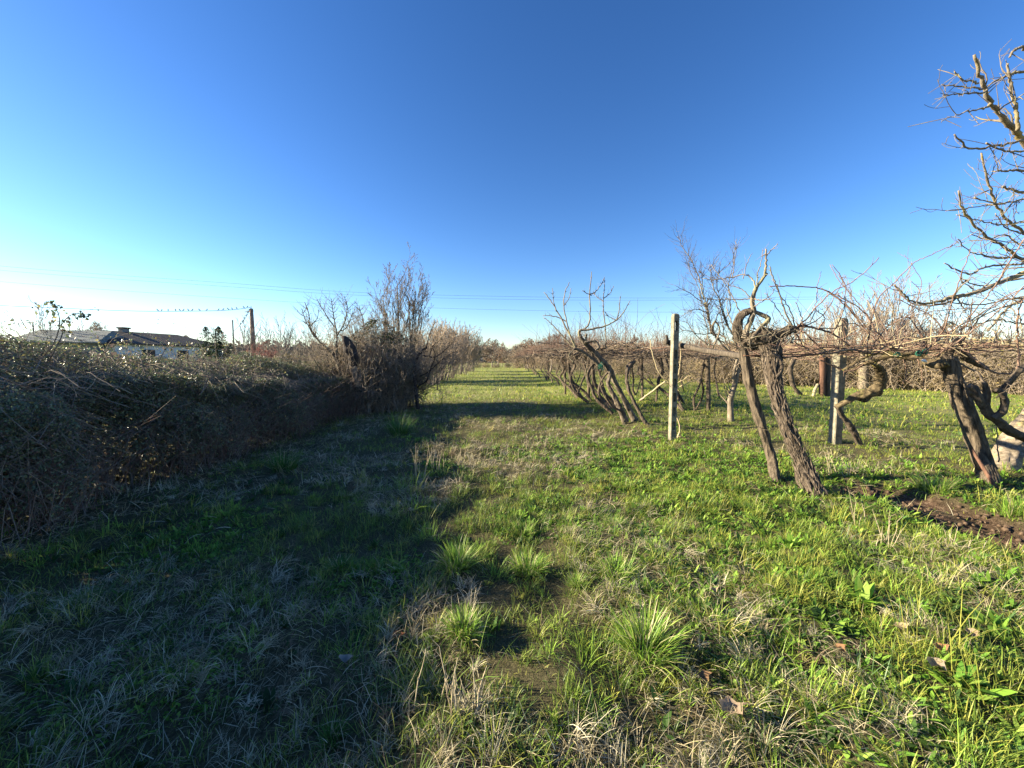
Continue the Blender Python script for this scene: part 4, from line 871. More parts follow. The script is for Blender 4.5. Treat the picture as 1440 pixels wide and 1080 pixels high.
# mossy bent vine beyond the square post
g = Gp(1211, 632); o = thing('old_vine', 'crooked vine with a mossy horizontal elbow, just right of the square concrete post', 'vine', g, 'gnarled old vines')
arm([(1213, 636), (1205, 618), (1196, 600), (1184, 585), (1177, 571)], 6.5, 6.4, [6, 4.5, 5, 4, 4], o, VB, 61, .4, 'trunk')
arm([(1176, 572), (1190, 565), (1205, 557), (1222, 553), (1236, 542), (1240, 530), (1236, 520), (1230, 512)], 6.4, 6.0, [4, 5, 6, 7.5, 8, 6, 4], o, MOSS, 62, .4, 'mossy_elbow')
arm([(1205, 560), (1216, 562), (1226, 552)], 6.35, 6.3, [3, 4, 3], o, VB, 63, .3)
canes(o, [([(1232, 514), (1215, 508), (1200, 515), (1180, 522)], 6, 6, 2, 1), ([(1232, 514), (1245, 505), (1262, 508)], 6, 5.8, 2, 1), ([(1215, 508), (1212, 470), (1200, 430), (1195, 400)], 6, 6.2, 1, .5), ([(1214, 500), (1190, 460), (1170, 430)], 6, 6.2, 1, .5), ([(1225, 505), (1240, 460), (1250, 420)], 6, 6.2, 1, .4)], TWIG, 64)
tb = Tubes(); rs = RS(65); canopy(tb, rs, 40, 5.6, 7.4, 5.6, 7.6, 1.72, .05, (.4, 1.2), (.005, .01), 40, (.3, 1.2)); tb.build('shoots', TWIG, o)

# ================================================================== RIGHT EDGE TREE
PALE = bark('pale smooth bark', (.10, .08, .055), (.34, .275, .21), (16, 16, 26), bump=.6, c3=(.32, .25, .12))
YB = bark('lichen bark', (.12, .095, .07), (.34, .28, .20), (16, 16, 16), bump=.6, c3=(.32, .25, .11))
g = Gp(1408, 660); o = thing('walnut_tree', 'large bare tree leaning in from the right edge, pale trunk and lichen covered branches', 'tree', g)
tb = Tubes(); gnarl(tb, [g+[.02, 0, -.15], P(1416, 640, 5.2), P(1436, 605, 5.25), P(1475, 560, 5.3), P(1530, 470, 5.4), P(1560, 330, 5.5), P(1570, 180, 5.6)], [.19, .15, .13, .125, .12, .10, .08], 110, 40, .12, .16, .6, 71, fl=5); tb.build('trunk', PALE, o)
BR = [([(1560, 330), (1500, 262), (1440, 199), (1425, 181), (1403, 158), (1391, 138), (1379, 109), (1370, 77)], 5.5, 4.7, 6, 1.8), ([(1385, 130), (1355, 132), (1326, 134)], 4.8, 4.6, 1.6, .8), ([(1383, 125), (1352, 122), (1324, 119)], 4.8, 4.9, 1.5, .7),
    ([(1391, 150), (1358, 158), (1324, 170)], 4.85, 4.7, 1.6, .6), ([(1376, 117), (1355, 112), (1342, 101)], 4.8, 4.7, 1.4, .8), ([(1431, 183), (1430, 158), (1421, 122), (1417, 89)], 5, 4.8, 3, 1.6), ([(1500, 90), (1440, 100), (1419, 105), (1396, 117), (1384, 130)], 5.4, 4.8, 2.6, .9),
    ([(1440, 197), (1403, 205), (1366, 209), (1342, 189)], 5.1, 4.7, 2.2, 1.1), ([(1500, 200), (1440, 212), (1411, 212), (1387, 201)], 5.3, 4.8, 2.2, 1), ([(1500, 245), (1440, 240), (1415, 240), (1398, 241)], 5.3, 5, 2.8, 1.1), ([(1500, 280), (1440, 271), (1420, 266), (1410, 262)], 5.3, 5, 3.2, 1.2),
    ([(1500, 360), (1440, 328), (1407, 297), (1391, 260), (1380, 215)], 5.4, 4.8, 3, 1.2), ([(1500, 275), (1440, 280), (1403, 287), (1370, 278)], 5.3, 4.7, 2, .9), ([(1420, 284), (1383, 289), (1330, 297)], 5, 4.6, 1.4, .6), ([(1530, 400), (1440, 366), (1411, 346), (1383, 329), (1358, 301), (1348, 268)], 5.4, 4.6, 3.5, 1.1),
    ([(1500, 370), (1440, 363), (1403, 362), (1366, 354), (1346, 336)], 5.3, 4.8, 2, .7), ([(1500, 365), (1440, 372), (1391, 374), (1362, 386), (1328, 370)], 5.3, 4.7, 2.6, 1), ([(1540, 350), (1480, 368), (1440, 384), (1403, 399), (1366, 413), (1334, 419)], 5.4, 4.6, 5.5, 3),
    ([(1334, 419), (1322, 424), (1293, 427), (1272, 415), (1258, 400)], 4.6, 4.4, 2.6, 1), ([(1500, 420), (1440, 425), (1390, 440), (1340, 470)], 5.3, 4.9, 2.2, .8), ([(1500, 400), (1440, 420), (1410, 440), (1390, 465)], 5.3, 5.1, 3.4, 1.4), ([(1500, 440), (1440, 420), (1380, 428), (1335, 425)], 5.3, 4.7, 2, .9),
    ([(1372, 412), (1364, 404), (1350, 395)], 4.8, 4.6, 1.2, .7), ([(1345, 418), (1352, 428), (1358, 440)], 4.6, 4.6, 1.4, .6), ([(1500, 395), (1440, 392), (1380, 402), (1350, 390)], 5.2, 4.7, 1.8, .8), ([(1500, 150), (1450, 75), (1430, 68), (1420, 80)], 5.2, 5, 2.6, 1.6), ([(1445, 330), (1415, 322), (1400, 300)], 5.1, 4.9, 1.4, .7),
    ([(1500, 320), (1445, 312), (1412, 316), (1385, 312), (1345, 302)], 5.3, 4.8, 1.8, .7), ([(1500, 345), (1440, 346), (1415, 330), (1390, 336), (1365, 330)], 5.3, 4.9, 1.7, .7), ([(1500, 450), (1440, 455), (1400, 450), (1360, 460), (1330, 452)], 5.3, 4.7, 1.8, .8)]
tb, t2 = Tubes(), Tubes(); rs = RS(72)
for pts, y0, y1, r0, r1 in BR:
    if pts[0][0] in (1500, 1530, 1540) and pts[0][1] > 170: pts = [(1564, pts[0][1]+30)]+pts; y0 = 5.5
    m = len(pts); W3 = [P(a, b, y0+(y1-y0)*i/(m-1)) for i, (a, b) in enumerate(pts)]; d = (y0+y1)/2/FPX; n = 6*m; q = spline(W3, n); q[1:-1] += rs.normal(0, .006, (n-2, 3))
    rad = np.linspace(r0*d*.78, r1*d*.8, n)*(1+rs.normal(0, .10, n)); tb.add(q, rad, 7)
    for k in range(int(1.3*np.linalg.norm(q[-1]-q[0]))):      # fine side twigs that fork again
        i = rs.randint(n//3, n-2); dd = unit(q[i+1]-q[i]); v = unit(rs.normal(0, 1, 3)*.8+dd+[0, 0, .35]); grow(t2, q[i], v, rs.uniform(.2, .55), max(rad[i]*.5, .005), 1, rs, .2, .8, (3,), (4, 4), .5, .16, .0028)
    for k in range(int(5+4*np.linalg.norm(q[-1]-q[0]))):     # short knobbly spurs
        i = rs.randint(n//3, n-1); dd = unit(q[i+1]-q[i]); v = unit(rs.normal(0, 1, 3)); l = rs.uniform(.02, .10) if rs.rand() < .75 else rs.uniform(.15, .4)
        v = unit(v+dd*.5+[0, 0, .2]); t2.add([q[i], q[i]+v*l*.5+rs.normal(0, .004, 3), q[i]+v*l], [max(rad[i]*.45, .004), .0042, .003], 4)
for k in range(7):
    grow(tb, P(1572-k*1.5, 182+k*14, 5.6), (rs.uniform(-.5, 1.0), rs.uniform(-.6, .8), rs.uniform(.5, 1)), rs.uniform(1.0, 1.8), .045, 2, rs, .2, .7, (4, 3), (7, 5, 4), .55, .12, .004)
    grow(tb, P(1562, 300+k*20, 5.5), (rs.uniform(.3, 1.0), rs.uniform(-.4, .8), rs.uniform(.2, .8)), rs.uniform(.9, 1.6), .04, 2, rs, .2, .7, (4, 3), (7, 5, 4), .55, .12, .004)
tb.build('branches', YB, o); t2.build('spurs', SMB, o)
# dark vine arm crossing in front of the pale trunk
o = thing('old_vine', 'dark twisted vine arm with antler like stubs between timber post and right edge', 'vine', P(1440, 620, 4.55), 'gnarled old vines')
DV = bark('dark vine bark', (.035, .027, .022), (.14, .11, .085), (22, 22, 6), bump=.9, bd=.02)
arm([(1600, 660), (1500, 640), (1440, 616), (1420, 606), (1403, 592), (1390, 582), (1378, 562), (1370, 548), (1364, 543)], 4.6, 4.5, [9, 8, 7, 7, 6.5, 6, 6, 7, 4], o, DV, 81, .3, 'trunk')
arm([(1393, 586), (1387, 568), (1388, 552), (1384, 538)], 4.55, 4.5, [5, 4.5, 4, 3], o, DV, 82, .35)
arm([(1396, 588), (1408, 580), (1413, 566), (1408, 552), (1400, 548)], 4.5, 4.4, [5, 5, 5, 4.5, 3], o, DV, 83, .35)
arm([(1400, 550), (1412, 545), (1425, 530), (1440, 516), (1470, 500)], 4.5, 4.3, [3, 4, 4, 4, 3.5], o, DV, 84, .3)
arm([(1410, 580), (1414, 570), (1412, 560)], 4.45, 4.4, [3.5, 3, 2], o, DV, 85, .35)
canes(o, [([(1400, 560), (1420, 545), (1440, 530)], 4.4, 4.3, 1, .6), ([(1355, 537), (1370, 545), (1380, 560)], 4.6, 4.5, 1.6, 1.2), ([(1384, 540), (1375, 525), (1352, 512), (1340, 505)], 4.5, 4.7, 2, 1.4), ([(1404, 650), (1402, 620), (1402, 600)], 4.5, 4.5, 1, .6)], TWIG, 86)

# ================================================================== FAN SHAPED PRUNED TREE IN THE LANE SIDE ROW
FB = bark('fig bark', (.05, .04, .03), (.25, .20, .15), (18, 18, 8), bump=.9, c3=(.07, .055, .045))
o = thing('fan_tree', 'pruned tree with several bent trunks and long upswept bare shoots in a fan', 'tree', Gp(893, 592))
arm([(880, 594), (872, 575), (864, 557), (855, 540), (858, 525), (852, 512)], 8.95, 8.9, [8, 6.5, 5.5, 5, 4.5, 4], o, FB, 91, .25, 'trunk')
arm([(896, 598), (887, 581), (876, 558), (864, 536), (860, 522), (850, 510), (836, 496), (824, 484), (815, 472)], 9.1, 8.8, [9, 7, 6, 6, 5.5, 5.5, 5.5, 5.5, 6], o, FB, 92, .25, 'trunk')
arm([(846, 516), (832, 504), (818, 494), (808, 490)], 8.9, 8.8, [5, 4, 4, 3], o, FB, 93, .25, 'trunk')
arm([(874, 578), (862, 572), (853, 560), (846, 545), (848, 540)], 8.8, 8.7, [3, 3, 3, 3.4, 2], o, VB, 94, .3, 'trunk')
canes(o, [([(815, 474), (815, 465), (826, 464), (840, 461), (852, 458), (867, 450), (878, 438), (886, 423)], 8.8, 8.6, 3.2, .7), ([(867, 450), (871, 435), (872, 417)], 8.7, 8.6, 1.4, .7), ([(816, 466), (828, 456), (830, 435), (829, 415), (831, 395), (832, 382)], 8.8, 8.8, 2.2, .7),
    ([(829, 415), (840, 408), (848, 395), (850, 390)], 8.8, 8.8, 1.2, .6), ([(852, 490), (852, 470), (849, 440), (848, 424), (850, 405), (850, 392)], 8.8, 8.8, 1.5, .7), ([(811, 492), (803, 474), (797, 452), (793, 430), (795, 410), (801, 397)], 8.9, 9, 2, .7),
    ([(811, 492), (798, 480), (785, 466), (775, 455), (764, 446)], 8.9, 9.2, 2, .7), ([(811, 488), (798, 465), (786, 442), (776, 425), (765, 411)], 8.9, 9.1, 2.2, .8), ([(797, 452), (784, 446), (772, 444), (763, 444)], 9, 9.2, 1.4, .6),
    ([(832, 416), (824, 412), (819, 408)], 8.8, 8.7, 1, .6), ([(849, 424), (840, 418), (835, 412)], 8.8, 8.9, 1, .6), ([(849, 420), (858, 412), (863, 402)], 8.8, 8.7, 1, .6), ([(782, 438), (778, 420), (777, 405)], 9, 9.1, 1, .6), ([(793, 430), (800, 420), (803, 405)], 9, 9, .9, .6),
    ([(808, 490), (800, 500), (806, 510)], 8.8, 8.6, 1.5, .8), ([(867, 451), (858, 446), (851, 440)], 8.7, 8.8, 1, .6), ([(824, 484), (824, 474), (824, 470)], 8.8, 8.7, 2.2, 1.8)], SMB, 95, 'upswept_shoots', thin=.62, side=4)
arm([(822, 482), (836, 480), (842, 488), (838, 492)], 8.7, 8.6, [3, 3.5, 3.5, 2], o, FB, 96, .4, 'stub')
tb = Tubes(); c = P(845, 516, 8.75); rs = RS(97)
for k in range(7): a = np.linspace(0, 2*pi, 9)+rs.rand(); tb.add(np.stack([c[0]+.03*np.cos(a)+rs.normal(0, .03), c[1]+.03*np.cos(a), c[2]+.05*np.sin(a)+rs.normal(0, .03)], 1)+rs.normal(0, .008, (9, 3)), .005, 4)
tb.build('tie', TIE, o)
o = thing('old_vine', 'dark snaking vine trunk between the foot of the fan shaped tree and the slotted post', 'vine', P(936, 607, 8.3)*[1, 1, 0], 'gnarled old vines')
arm([(938, 609), (922, 603), (908, 594), (898, 578), (890, 562), (884, 548), (881, 528), (885, 515), (893, 508)], 8.3, 8.8, [2.5, 4.5, 5, 4.5, 4.5, 4.5, 4.5, 6, 4], o, VB, 98, .3, 'trunk')
o2 = canes(o, [([(900, 563), (915, 552), (936, 536)], 8.2, 7.8, 1.4, 1.6)], CANE, 99, 'cut_cane', side=1)
for j, (l, ss) in enumerate([('thin dark double stemmed vine behind the slotted post, left side', [([(962, 568), (952, 550), (948, 530), (955, 510), (950, 500)], 13, 13, [3, 3.4, 3, 3.6, 3])]),
    ('pair of slender dark stems crossing low, right of the slotted post', [([(977, 578), (976, 560), (984, 540), (988, 520), (990, 505)], 11.3, 11.3, [2.6, 2.4, 2.2, 2.4, 2]), ([(978, 577), (986, 562), (989, 548), (986, 530), (992, 512)], 11.4, 11.3, [2, 2, 2, 2, 1.8])]),
    ('dark bent vine just left of the fan shaped tree, rising from the same bank', [([(862, 582), (850, 572), (838, 560), (832, 545), (826, 530), (832, 515), (845, 508)], 9.6, 9.9, [4, 4, 3.4, 3, 3.4, 3, 3]), ([(850, 572), (842, 552), (846, 535), (858, 520)], 9.7, 9.6, [2.6, 2.4, 2.4, 2])]),
    ('low sweeping vine in front of the curved lane vines, left of the fan tree', [([(828, 566), (815, 556), (806, 545), (802, 530), (808, 515), (800, 505)], 12, 12.3, [4, 3.6, 3.6, 3.2, 3.6, 3]), ([(812, 553), (818, 538), (824, 522), (820, 508)], 12, 12, [2.4, 2.2, 2, 2])])]):
    q0 = ss[0][0][0]; o = thing('old_vine', l, 'vine', P(q0[0], q0[1], ss[0][1])*[1, 1, 0], 'gnarled old vines')
    for i, (pp, a_, b_, rr_) in enumerate(ss): arm(pp, a_, b_, rr_, o, VB, 120+j*3+i, .4, 'trunk')
    tb = Tubes(); rs = RS(130+j); e = P(*ss[0][0][-1], ss[0][2]); canopy(tb, rs, 26, e[0]-.7, e[0]+.7, e[1]-1, e[1]+1, 1.72, .08, (.4, 1.2), (.005, .010), 26, (.15, .7)); tb.build('shoots', TWIG, o)
o = thing('vine_cane', 'pale whip like cane with side shoots looping around the slotted concrete post', 'cane', Gp(954, 617))
canes(o, [([(953, 617), (956, 600), (949, 580), (945, 566), (945, 545), (938, 536), (928, 525), (918, 500), (914, 478)], 7.25, 7.1, 1.3, .7), ([(945, 545), (953, 530), (957, 505), (958, 480)], 7.2, 7.2, 1, .6), ([(944, 542), (960, 535), (968, 528)], 7.2, 7.1, .9, .5), ([(944, 550), (955, 545), (970, 537)], 7.2, 7, 1, .6), ([(943, 541), (936, 539), (930, 540)], 7.2, 7, .9, .5)], CANE, 100, 'cane')
# bare tree behind the hero vine
o = traced('bare_tree', 'bushy bare tree with forked trunk and fine sprays between slotted post and shaggy vine', 'tree', Gp(1028, 595), [
    ([(1028, 597), (1027, 575), (1028, 560), (1032, 545), (1036, 528), (1042, 508)], 9.3, 9.3, 6, 3.5, .25), ([(1032, 545), (1032, 525), (1037, 505)], 9.3, 9.2, 3, 2.5, .2),
    ([(1042, 508), (1034, 480), (1020, 450), (1010, 420), (1000, 395), (998, 372)], 9.3, 9.0, 2.8, .6), ([(1037, 505), (1012, 480), (1000, 460), (992, 430), (988, 400), (984, 380)], 9.2, 9.2, 2.4, .6),
    ([(990, 420), (984, 395), (975, 372), (962, 350), (953, 332)], 9.2, 9.4, 1.6, .5), ([(1000, 470), (996, 440), (992, 425)], 9.2, 9.2, 2.2, 1.2), ([(1004, 472), (1001, 462), (1006, 452), (1012, 466), (1002, 490)], 9.2, 9, 2, 2),
    ([(1020, 450), (1028, 430), (1024, 400), (1030, 375), (1035, 345)], 9.3, 9.4, 1.5, .5), ([(1025, 460), (1015, 430), (1008, 400), (1012, 380)], 9.2, 9, 1.2, .5), ([(992, 430), (975, 415), (962, 408), (950, 402)], 9.2, 9, 1.2, .4),
    ([(995, 440), (980, 435), (965, 440), (950, 452)], 9.2, 9, 1.2, .4), ([(1010, 470), (985, 470), (965, 465), (946, 472)], 9.2, 9.3, 1.3, .4), ([(998, 500), (996, 470), (990, 445), (983, 410)], 9.4, 9.4, 1.5, .5), ([(1032, 500), (1020, 480), (1016, 455), (1010, 430)], 9.2, 9.5, 1.6, .5),
    ([(995, 485), (978, 470), (968, 455), (962, 440)], 9.2, 9.4, 1.3, .4), ([(986, 420), (980, 398), (970, 380), (968, 362)], 9.2, 9.2, 1, .4)], SMB, TWIG, 43, tw=24, twL=.42)
#@@VINEROWS
# ================================================================== VINE ROWS
def vine_proto(seed, lean, fork=False):
    rs = RS(seed); o = thing('old_vine', '', 'vine', (0, 0, 0), 'gnarled old vines in the rows'); tb = Tubes()
    top = np.array([lean[0], lean[1], 1.66]); r = rs.uniform(.036, .055)
    pts = [(0, 0, -.05), (lean[0]*.25+rs.normal(0, .04), lean[1]*.55, .22+rs.rand()*.15), (lean[0]*.8, lean[1]*1.05, .75), (lean[0]*.75+rs.normal(0, .1), lean[1]*1.0, 1.2), top]
    gnarl(tb, pts, [r*1.5, r, r*.9, r, r*1.5], 44, 14, .6, .25, 1.5, seed)
    if fork: gnarl(tb, [pts[0], (lean[0]*.5+.2, lean[1]*.3, .3), (lean[0]+.4, lean[1]*.7, .9), (lean[0]+.3, lean[1], 1.65)], [r*.8, r*.7, r*.6, r*.8], 30, 10, .35, .2, 1.5, seed+1)
    tb.build('trunk', VB, o); tb = Tubes()
    for s in (-1, 1):
        for k in range(2):
            L = rs.uniform(1.2, 1.9); dx = rs.normal(0, .35); tb.add(wig([top, top+[dx*.4, s*L*.4, .08], top+[dx, s*L, .03]], 9, .02, rs), np.linspace(.034, .014, 9), 6)
    tb.build('arms', VB, o)
    tb, t2 = Tubes(), Tubes(); c = top
    canopy(tb, rs, 46, c[0]-.8, c[0]+.9, c[1]-1.7, c[1]+1.7, 1.72, .09, (.4, 1.3), (.006, .015), 60, (.1, .45)); canopy(t2, rs, 18, c[0]-1, c[0]+1.2, c[1]-1.7, c[1]+1.7, 1.76, .12, (.3, 1.0), (.004, .007), 130, (.15, .95))
    for _ in range(26): p = top+[rs.normal(0, .5), rs.normal(0, .8), 0]; tb.add(wig([p, p+[rs.normal(0, .2), rs.normal(0, .2), -.25], p+[rs.normal(0, .3), rs.normal(0, .3), -rs.uniform(.3, .9)]], 5, .04, rs), [.006, .005, .004, .003, .002], 3)
    tb.build('canes', bark('cane brown', (.10, .075, .055), (.32, .25, .185), (12, 12, 12), bump=0), o); t2.build('shoots', TWIGR, o); return o
protos = [vine_proto(301, (-.55, .6)), vine_proto(302, (-.45, .9), True), vine_proto(303, (-.75, .4)), vine_proto(304, (.05, .15), True), vine_proto(305, (.15, .1))]
ORD = ['first', 'second', 'third', 'fourth', 'fifth', 'sixth', 'seventh', 'eighth', 'ninth', 'tenth', 'eleventh', 'twelfth', 'thirteenth', 'fourteenth', 'fifteenth', 'sixteenth', 'seventeenth', 'eighteenth', 'nineteenth', 'twentieth']
used = set(); rs = RS(310)
def put(protos, i, loc, rz, s, label, sz=None):
    p = protos[i]
    if p.name not in used: used.add(p.name); p.location = tuple(float(v) for v in loc); p.rotation_euler = (0, 0, rz); p.scale = (s, s, s if sz is None else sz); o = p
    else: o = copy_thing(p, loc, rz, s, sz)
    o['label'] = label; return o
row1 = [10.4, 11.7, 12.6, 13.7, 14.8, 16.0, 17.6, 19.4, 21.5, 24, 27, 31, 35, 40, 46, 53, 62]
for k, y in enumerate(row1):
    x = 3.2-.006*(y-10)+rs.normal(0, .12)
    put(protos, [2, 1, 0, 2, 1, 0, 3, 1, 2, 0, 1, 0, 1, 2, 0, 1, 2][k], (x, y, hgt(x, y)), rs.normal(0, .5 if k < 7 else .15), 1, f'{ORD[k]} gnarled vine of the lane side row counting away from the fan shaped tree', sz=rs.uniform(.97, 1.04))
row2 = [11.5, 13.8, 16.5, 19.5, 22.5, 26, 30, 35, 41]
for k, y in enumerate(row2):
    x = 5.75+rs.normal(0, .12); put(protos, [1, 4, 3, 0, 4, 3, 2, 1, 0][k], (x, y, hgt(x, y)), rs.normal(.3, .4), 1, f'{ORD[k]} vine of the middle row counting away from the bushy bare tree', sz=rs.uniform(.97, 1.03))
row3 = [15, 18.5, 22, 26, 31, 37]
for k, y in enumerate(row3):
    x = 8.7+rs.normal(0, .15); put(protos, [4, 3, 1, 4, 2, 3][k], (x, y, hgt(x, y)), rs.normal(1, .8), .97, f'{ORD[k]} vine of the back row at the right, counting away from the camera')
g = Gp(1126, 556); o = thing('old_vine', 'short crooked vine stump standing alone left of the rust red post', 'vine', g, 'gnarled old vines')
tb = Tubes(); gnarl(tb, [g, g+[-.25, 0, .3], g+[-.45, 0, .75], g+[-.5, 0, 1.2], g+[-.3, 0, 1.6]], [.10, .08, .09, .11, .05], 36, 14, .4, .2, 1, 7); tb.build('trunk', VB, o)
tb = Tubes(); rs = RS(8); canopy(tb, rs, 14, g[0]-1, g[0]+.7, g[1]-1, g[1]+1, 1.6, .1, (.3, 1), (.006, .01), 22, (.2, .9)); tb.build('shoots', TWIG, o)

# ================================================================== BACKGROUND TREES AND BUSHES
def tree_proto(name, cat, group, seed, H, kind='round', mat=BARK, tmat=TWIG, leaves=None, rmin=.008, nst=1, sp=.62, tr=.02):
    rs = RS(seed); o = thing(name, '', cat, (0, 0, 0), group); tb, t2 = Tubes(), Tubes()
    if kind == 'round':
        for k in range(nst):
            d = (rs.normal(0, .12*nst), rs.normal(0, .12*nst), 1)
            grow(tb, (rs.normal(0, .1*nst), rs.normal(0, .1*nst), -.05), d, H*.55, H*tr, 4, rs, .12, .8, (7, 6, 5, 4), (8, 5, 4, 3, 3), sp, .10, rmin, tb2=t2, k0=.3)
    elif kind == 'coppice':
        for k in range(nst):
            a = rs.uniform(0, 2*pi); R = rs.rand()*.5; ln = rs.uniform(0, .6); d = (cos(a)*ln, sin(a)*ln, 1)
            grow(tb, (R*cos(a), R*sin(a), -.05), d, H*rs.uniform(.72, .98)*(1.05-.25*ln), rs.uniform(.012, .022)*H/4, 2, rs, .10, .45, (7, 4), (4, 3, 3), .34, .05, rmin, tb2=t2, k0=.25)
    elif kind == 'thicket':
        for k in range(nst):
            x0, y0 = rs.uniform(-1.6, 1.6), rs.uniform(-.9, .9); d = (rs.normal(0, .35), rs.normal(0, .3), 1)
            grow(tb, (x0, y0, -.05), d, H*rs.uniform(.35, .9), rs.uniform(.010, .022), 2, rs, .02, .9, (5, 4), (4, 3, 3), .5, .16, rmin, tb2=t2, k0=.15)
        for k in range(nst*7):
            p = np.array([rs.uniform(-1.9, 1.9), rs.uniform(-1, 1), rs.uniform(.1, H*.7)]); d = unit(rs.normal(0, 1, 3)*[1, 1, .8]); L = rs.uniform(.5, 1.4)
            q = np.array([p-d*L*.5, p+[0, 0, L*.15], p+d*L*.5-[0, 0, .2*L]]); q[:, 2] = np.maximum(q[:, 2], .02); t2.add(wig(q, 4, .03, rs), [rmin*1.1, rmin, rmin*.9, rmin*.5], 3)
    (tb if not tb.empty() else t2).build('trunk', mat, o)
    if leaves:
        n, col, sz, zr, rr = leaves; a = rs.uniform(0, 2*pi, n); R = np.sqrt(rs.rand(n)); z = rs.uniform(*zr, n)*H; zz = (z/H-zr[0])/(zr[1]-zr[0])
        rad = rr*H*np.sin(pi*np.clip(zz*.85+.12, 0, 1))**.6*R; pos = np.stack([rad*np.cos(a), rad*np.sin(a), z], 1)
        kp = fbm(pos[:, 0]*6/H, pos[:, 1]*6/H, z*6/H, seed, 2) > .47; pos = pos[kp]; n = len(pos); lv = Leaves()
        lv.add(*leafcards(pos, rs.normal(0, 1, (n, 3)), rs.uniform(.6, 1.3, n)*sz, pick(rs, n, col, [1]*len(col)), rs, .8)); lv.build('leaves', leafmat('dull leaf', .7, .25, .2), o)
    if not t2.empty() and not tb.empty(): t2.build('twigs', tmat, o)
    return o
OCH = bark('ochre twig', (.24, .18, .10), (.44, .34, .20), (9, 9, 9), bump=0); PNK = bark('pinkish twig', (.24, .175, .12), (.44, .33, .23), (9, 9, 9), bump=0); GRY = bark('grey twig', (.17, .14, .12), (.30, .25, .21), (9, 9, 9), bump=0)
cop = [tree_proto('coppice_shrub', 'shrub', 'pinkish coppiced shrubs on the left of the lane', 401+k, 4.0, 'coppice', GRY, PNK, nst=44, rmin=.011) for k in range(2)]
for k, (x, y, s, l) in enumerate([(-4.35, 23.5, .92, 'pinkish brown bush of upright stems nearest to the thicket'), (-4.5, 28, 1.05, 'second pinkish bush of upright stems along the lane edge'), (-4.4, 32, 1.1, 'third upright stemmed bush in the left lane edge line'),
    (-4.3, 39, 1.15, 'fourth upright stemmed bush in the left lane edge line, below the taller tree'), (-4.2, 48, 1.3, 'last bush of the left lane line, darkest and farthest'), (-7.2, 27, .85, 'pale brown bush just behind the nearest pinkish bush')]):
    put(cop, k % 2, (x, y, 0), k*1.3, s, l)
GT = 'bare trees behind the hedge and the lane'
bt = [tree_proto('bare_tree', 'tree', GT, 411+k, 6.0, 'round', GRY, GRY, rmin=.016, nst=n) for k, n in enumerate((1, 2, 1))]
bs = [tree_proto('bare_tree', 'tree', GT, 421+k, 5.2, 'coppice', GRY, GRY, rmin=.011, nst=n) for k, n in enumerate((14, 22))]
BT = [(bt, 0, 650, 445, 47, 'round bare tree rising above the upright bushes at the left lane edge'), (bt, 1, 132, 438, 62, 'delicate bare tree behind the brown house roof'), (bs, 0, 72, 436, 40, 'bare shrub like tree behind the curled bramble shoot'),
    (bs, 1, 340, 455, 33, 'leafless bush left of the utility pole behind the hedge'), (bs, 0, 385, 452, 38, 'leafless tree immediately right of the utility pole'), (bs, 1, 413, 462, 34, 'low bare tree between the red bush and the fruit tree'),
    (bs, 0, 436, 458, 36, 'pale bare bush left of the arching fruit tree'), (bt, 2, 20, 466, 75, 'faint brown tree at the far left over the low roof'), (bt, 0, 455, 468, 60, 'bare tree seen through the arching fruit tree'),
    (bt, 0, 700, 471, 80, 'pale rounded bare tree at the end of the lane'), (bt, 1, 752, 467, 62, 'bare tree at the right end of the lane'), (bt, 2, 775, 455, 44, 'bare tree behind the far vines, left of the fan shaped tree'),
    (bs, 1, 800, 470, 40, 'bare bush behind the fan shaped tree, left side'), (bt, 1, 860, 468, 50, 'bare tree behind the fan shaped tree, right side'), (bt, 0, 905, 455, 42, 'tallest fine bare tree between fan tree and slotted post'),
    (bs, 0, 930, 470, 38, 'low bare tree just left of the slotted post'), (bt, 2, 1105, 440, 34, 'bare tree behind the knotted head of the shaggy vine'), (bs, 1, 1130, 455, 30, 'bare upright tree left of the square post'),
    (bs, 1, 1212, 402, 21, 'bare tree with many upright stems right of the square post'), (bs, 0, 1250, 400, 22, 'fine bare tree behind the crooked mossy vine'), (bt, 1, 1275, 415, 24, 'spreading bare tree above the trellis right of the mossy vine'),
    (bs, 0, 1345, 425, 22, 'bare tree behind the timber post top'), (bt, 0, 1400, 440, 26, 'bare tree behind the walnut branches'), (bs, 1, 1455, 430, 20, 'bare tree at the right edge beyond the dark vine arm'),
    (bt, 2, 1180, 440, 36, 'distant bare tree hidden partly by the square post'), (bt, 0, 1040, 455, 36, 'distant bare tree left of the knotted vine head'), (bt, 1, 980, 462, 42, 'distant bare tree behind the bushy bare tree')]
rs = RS(430)
for pr, i, px, top, Y, l in BT:
    p = P(px, top, Y); H0 = 6.0 if pr is bt else 5.2; s = p[2]/(H0*(.93 if pr is bt else .98)); put(pr, i, (p[0], Y, -.02), rs.uniform(0, 6), s, l)
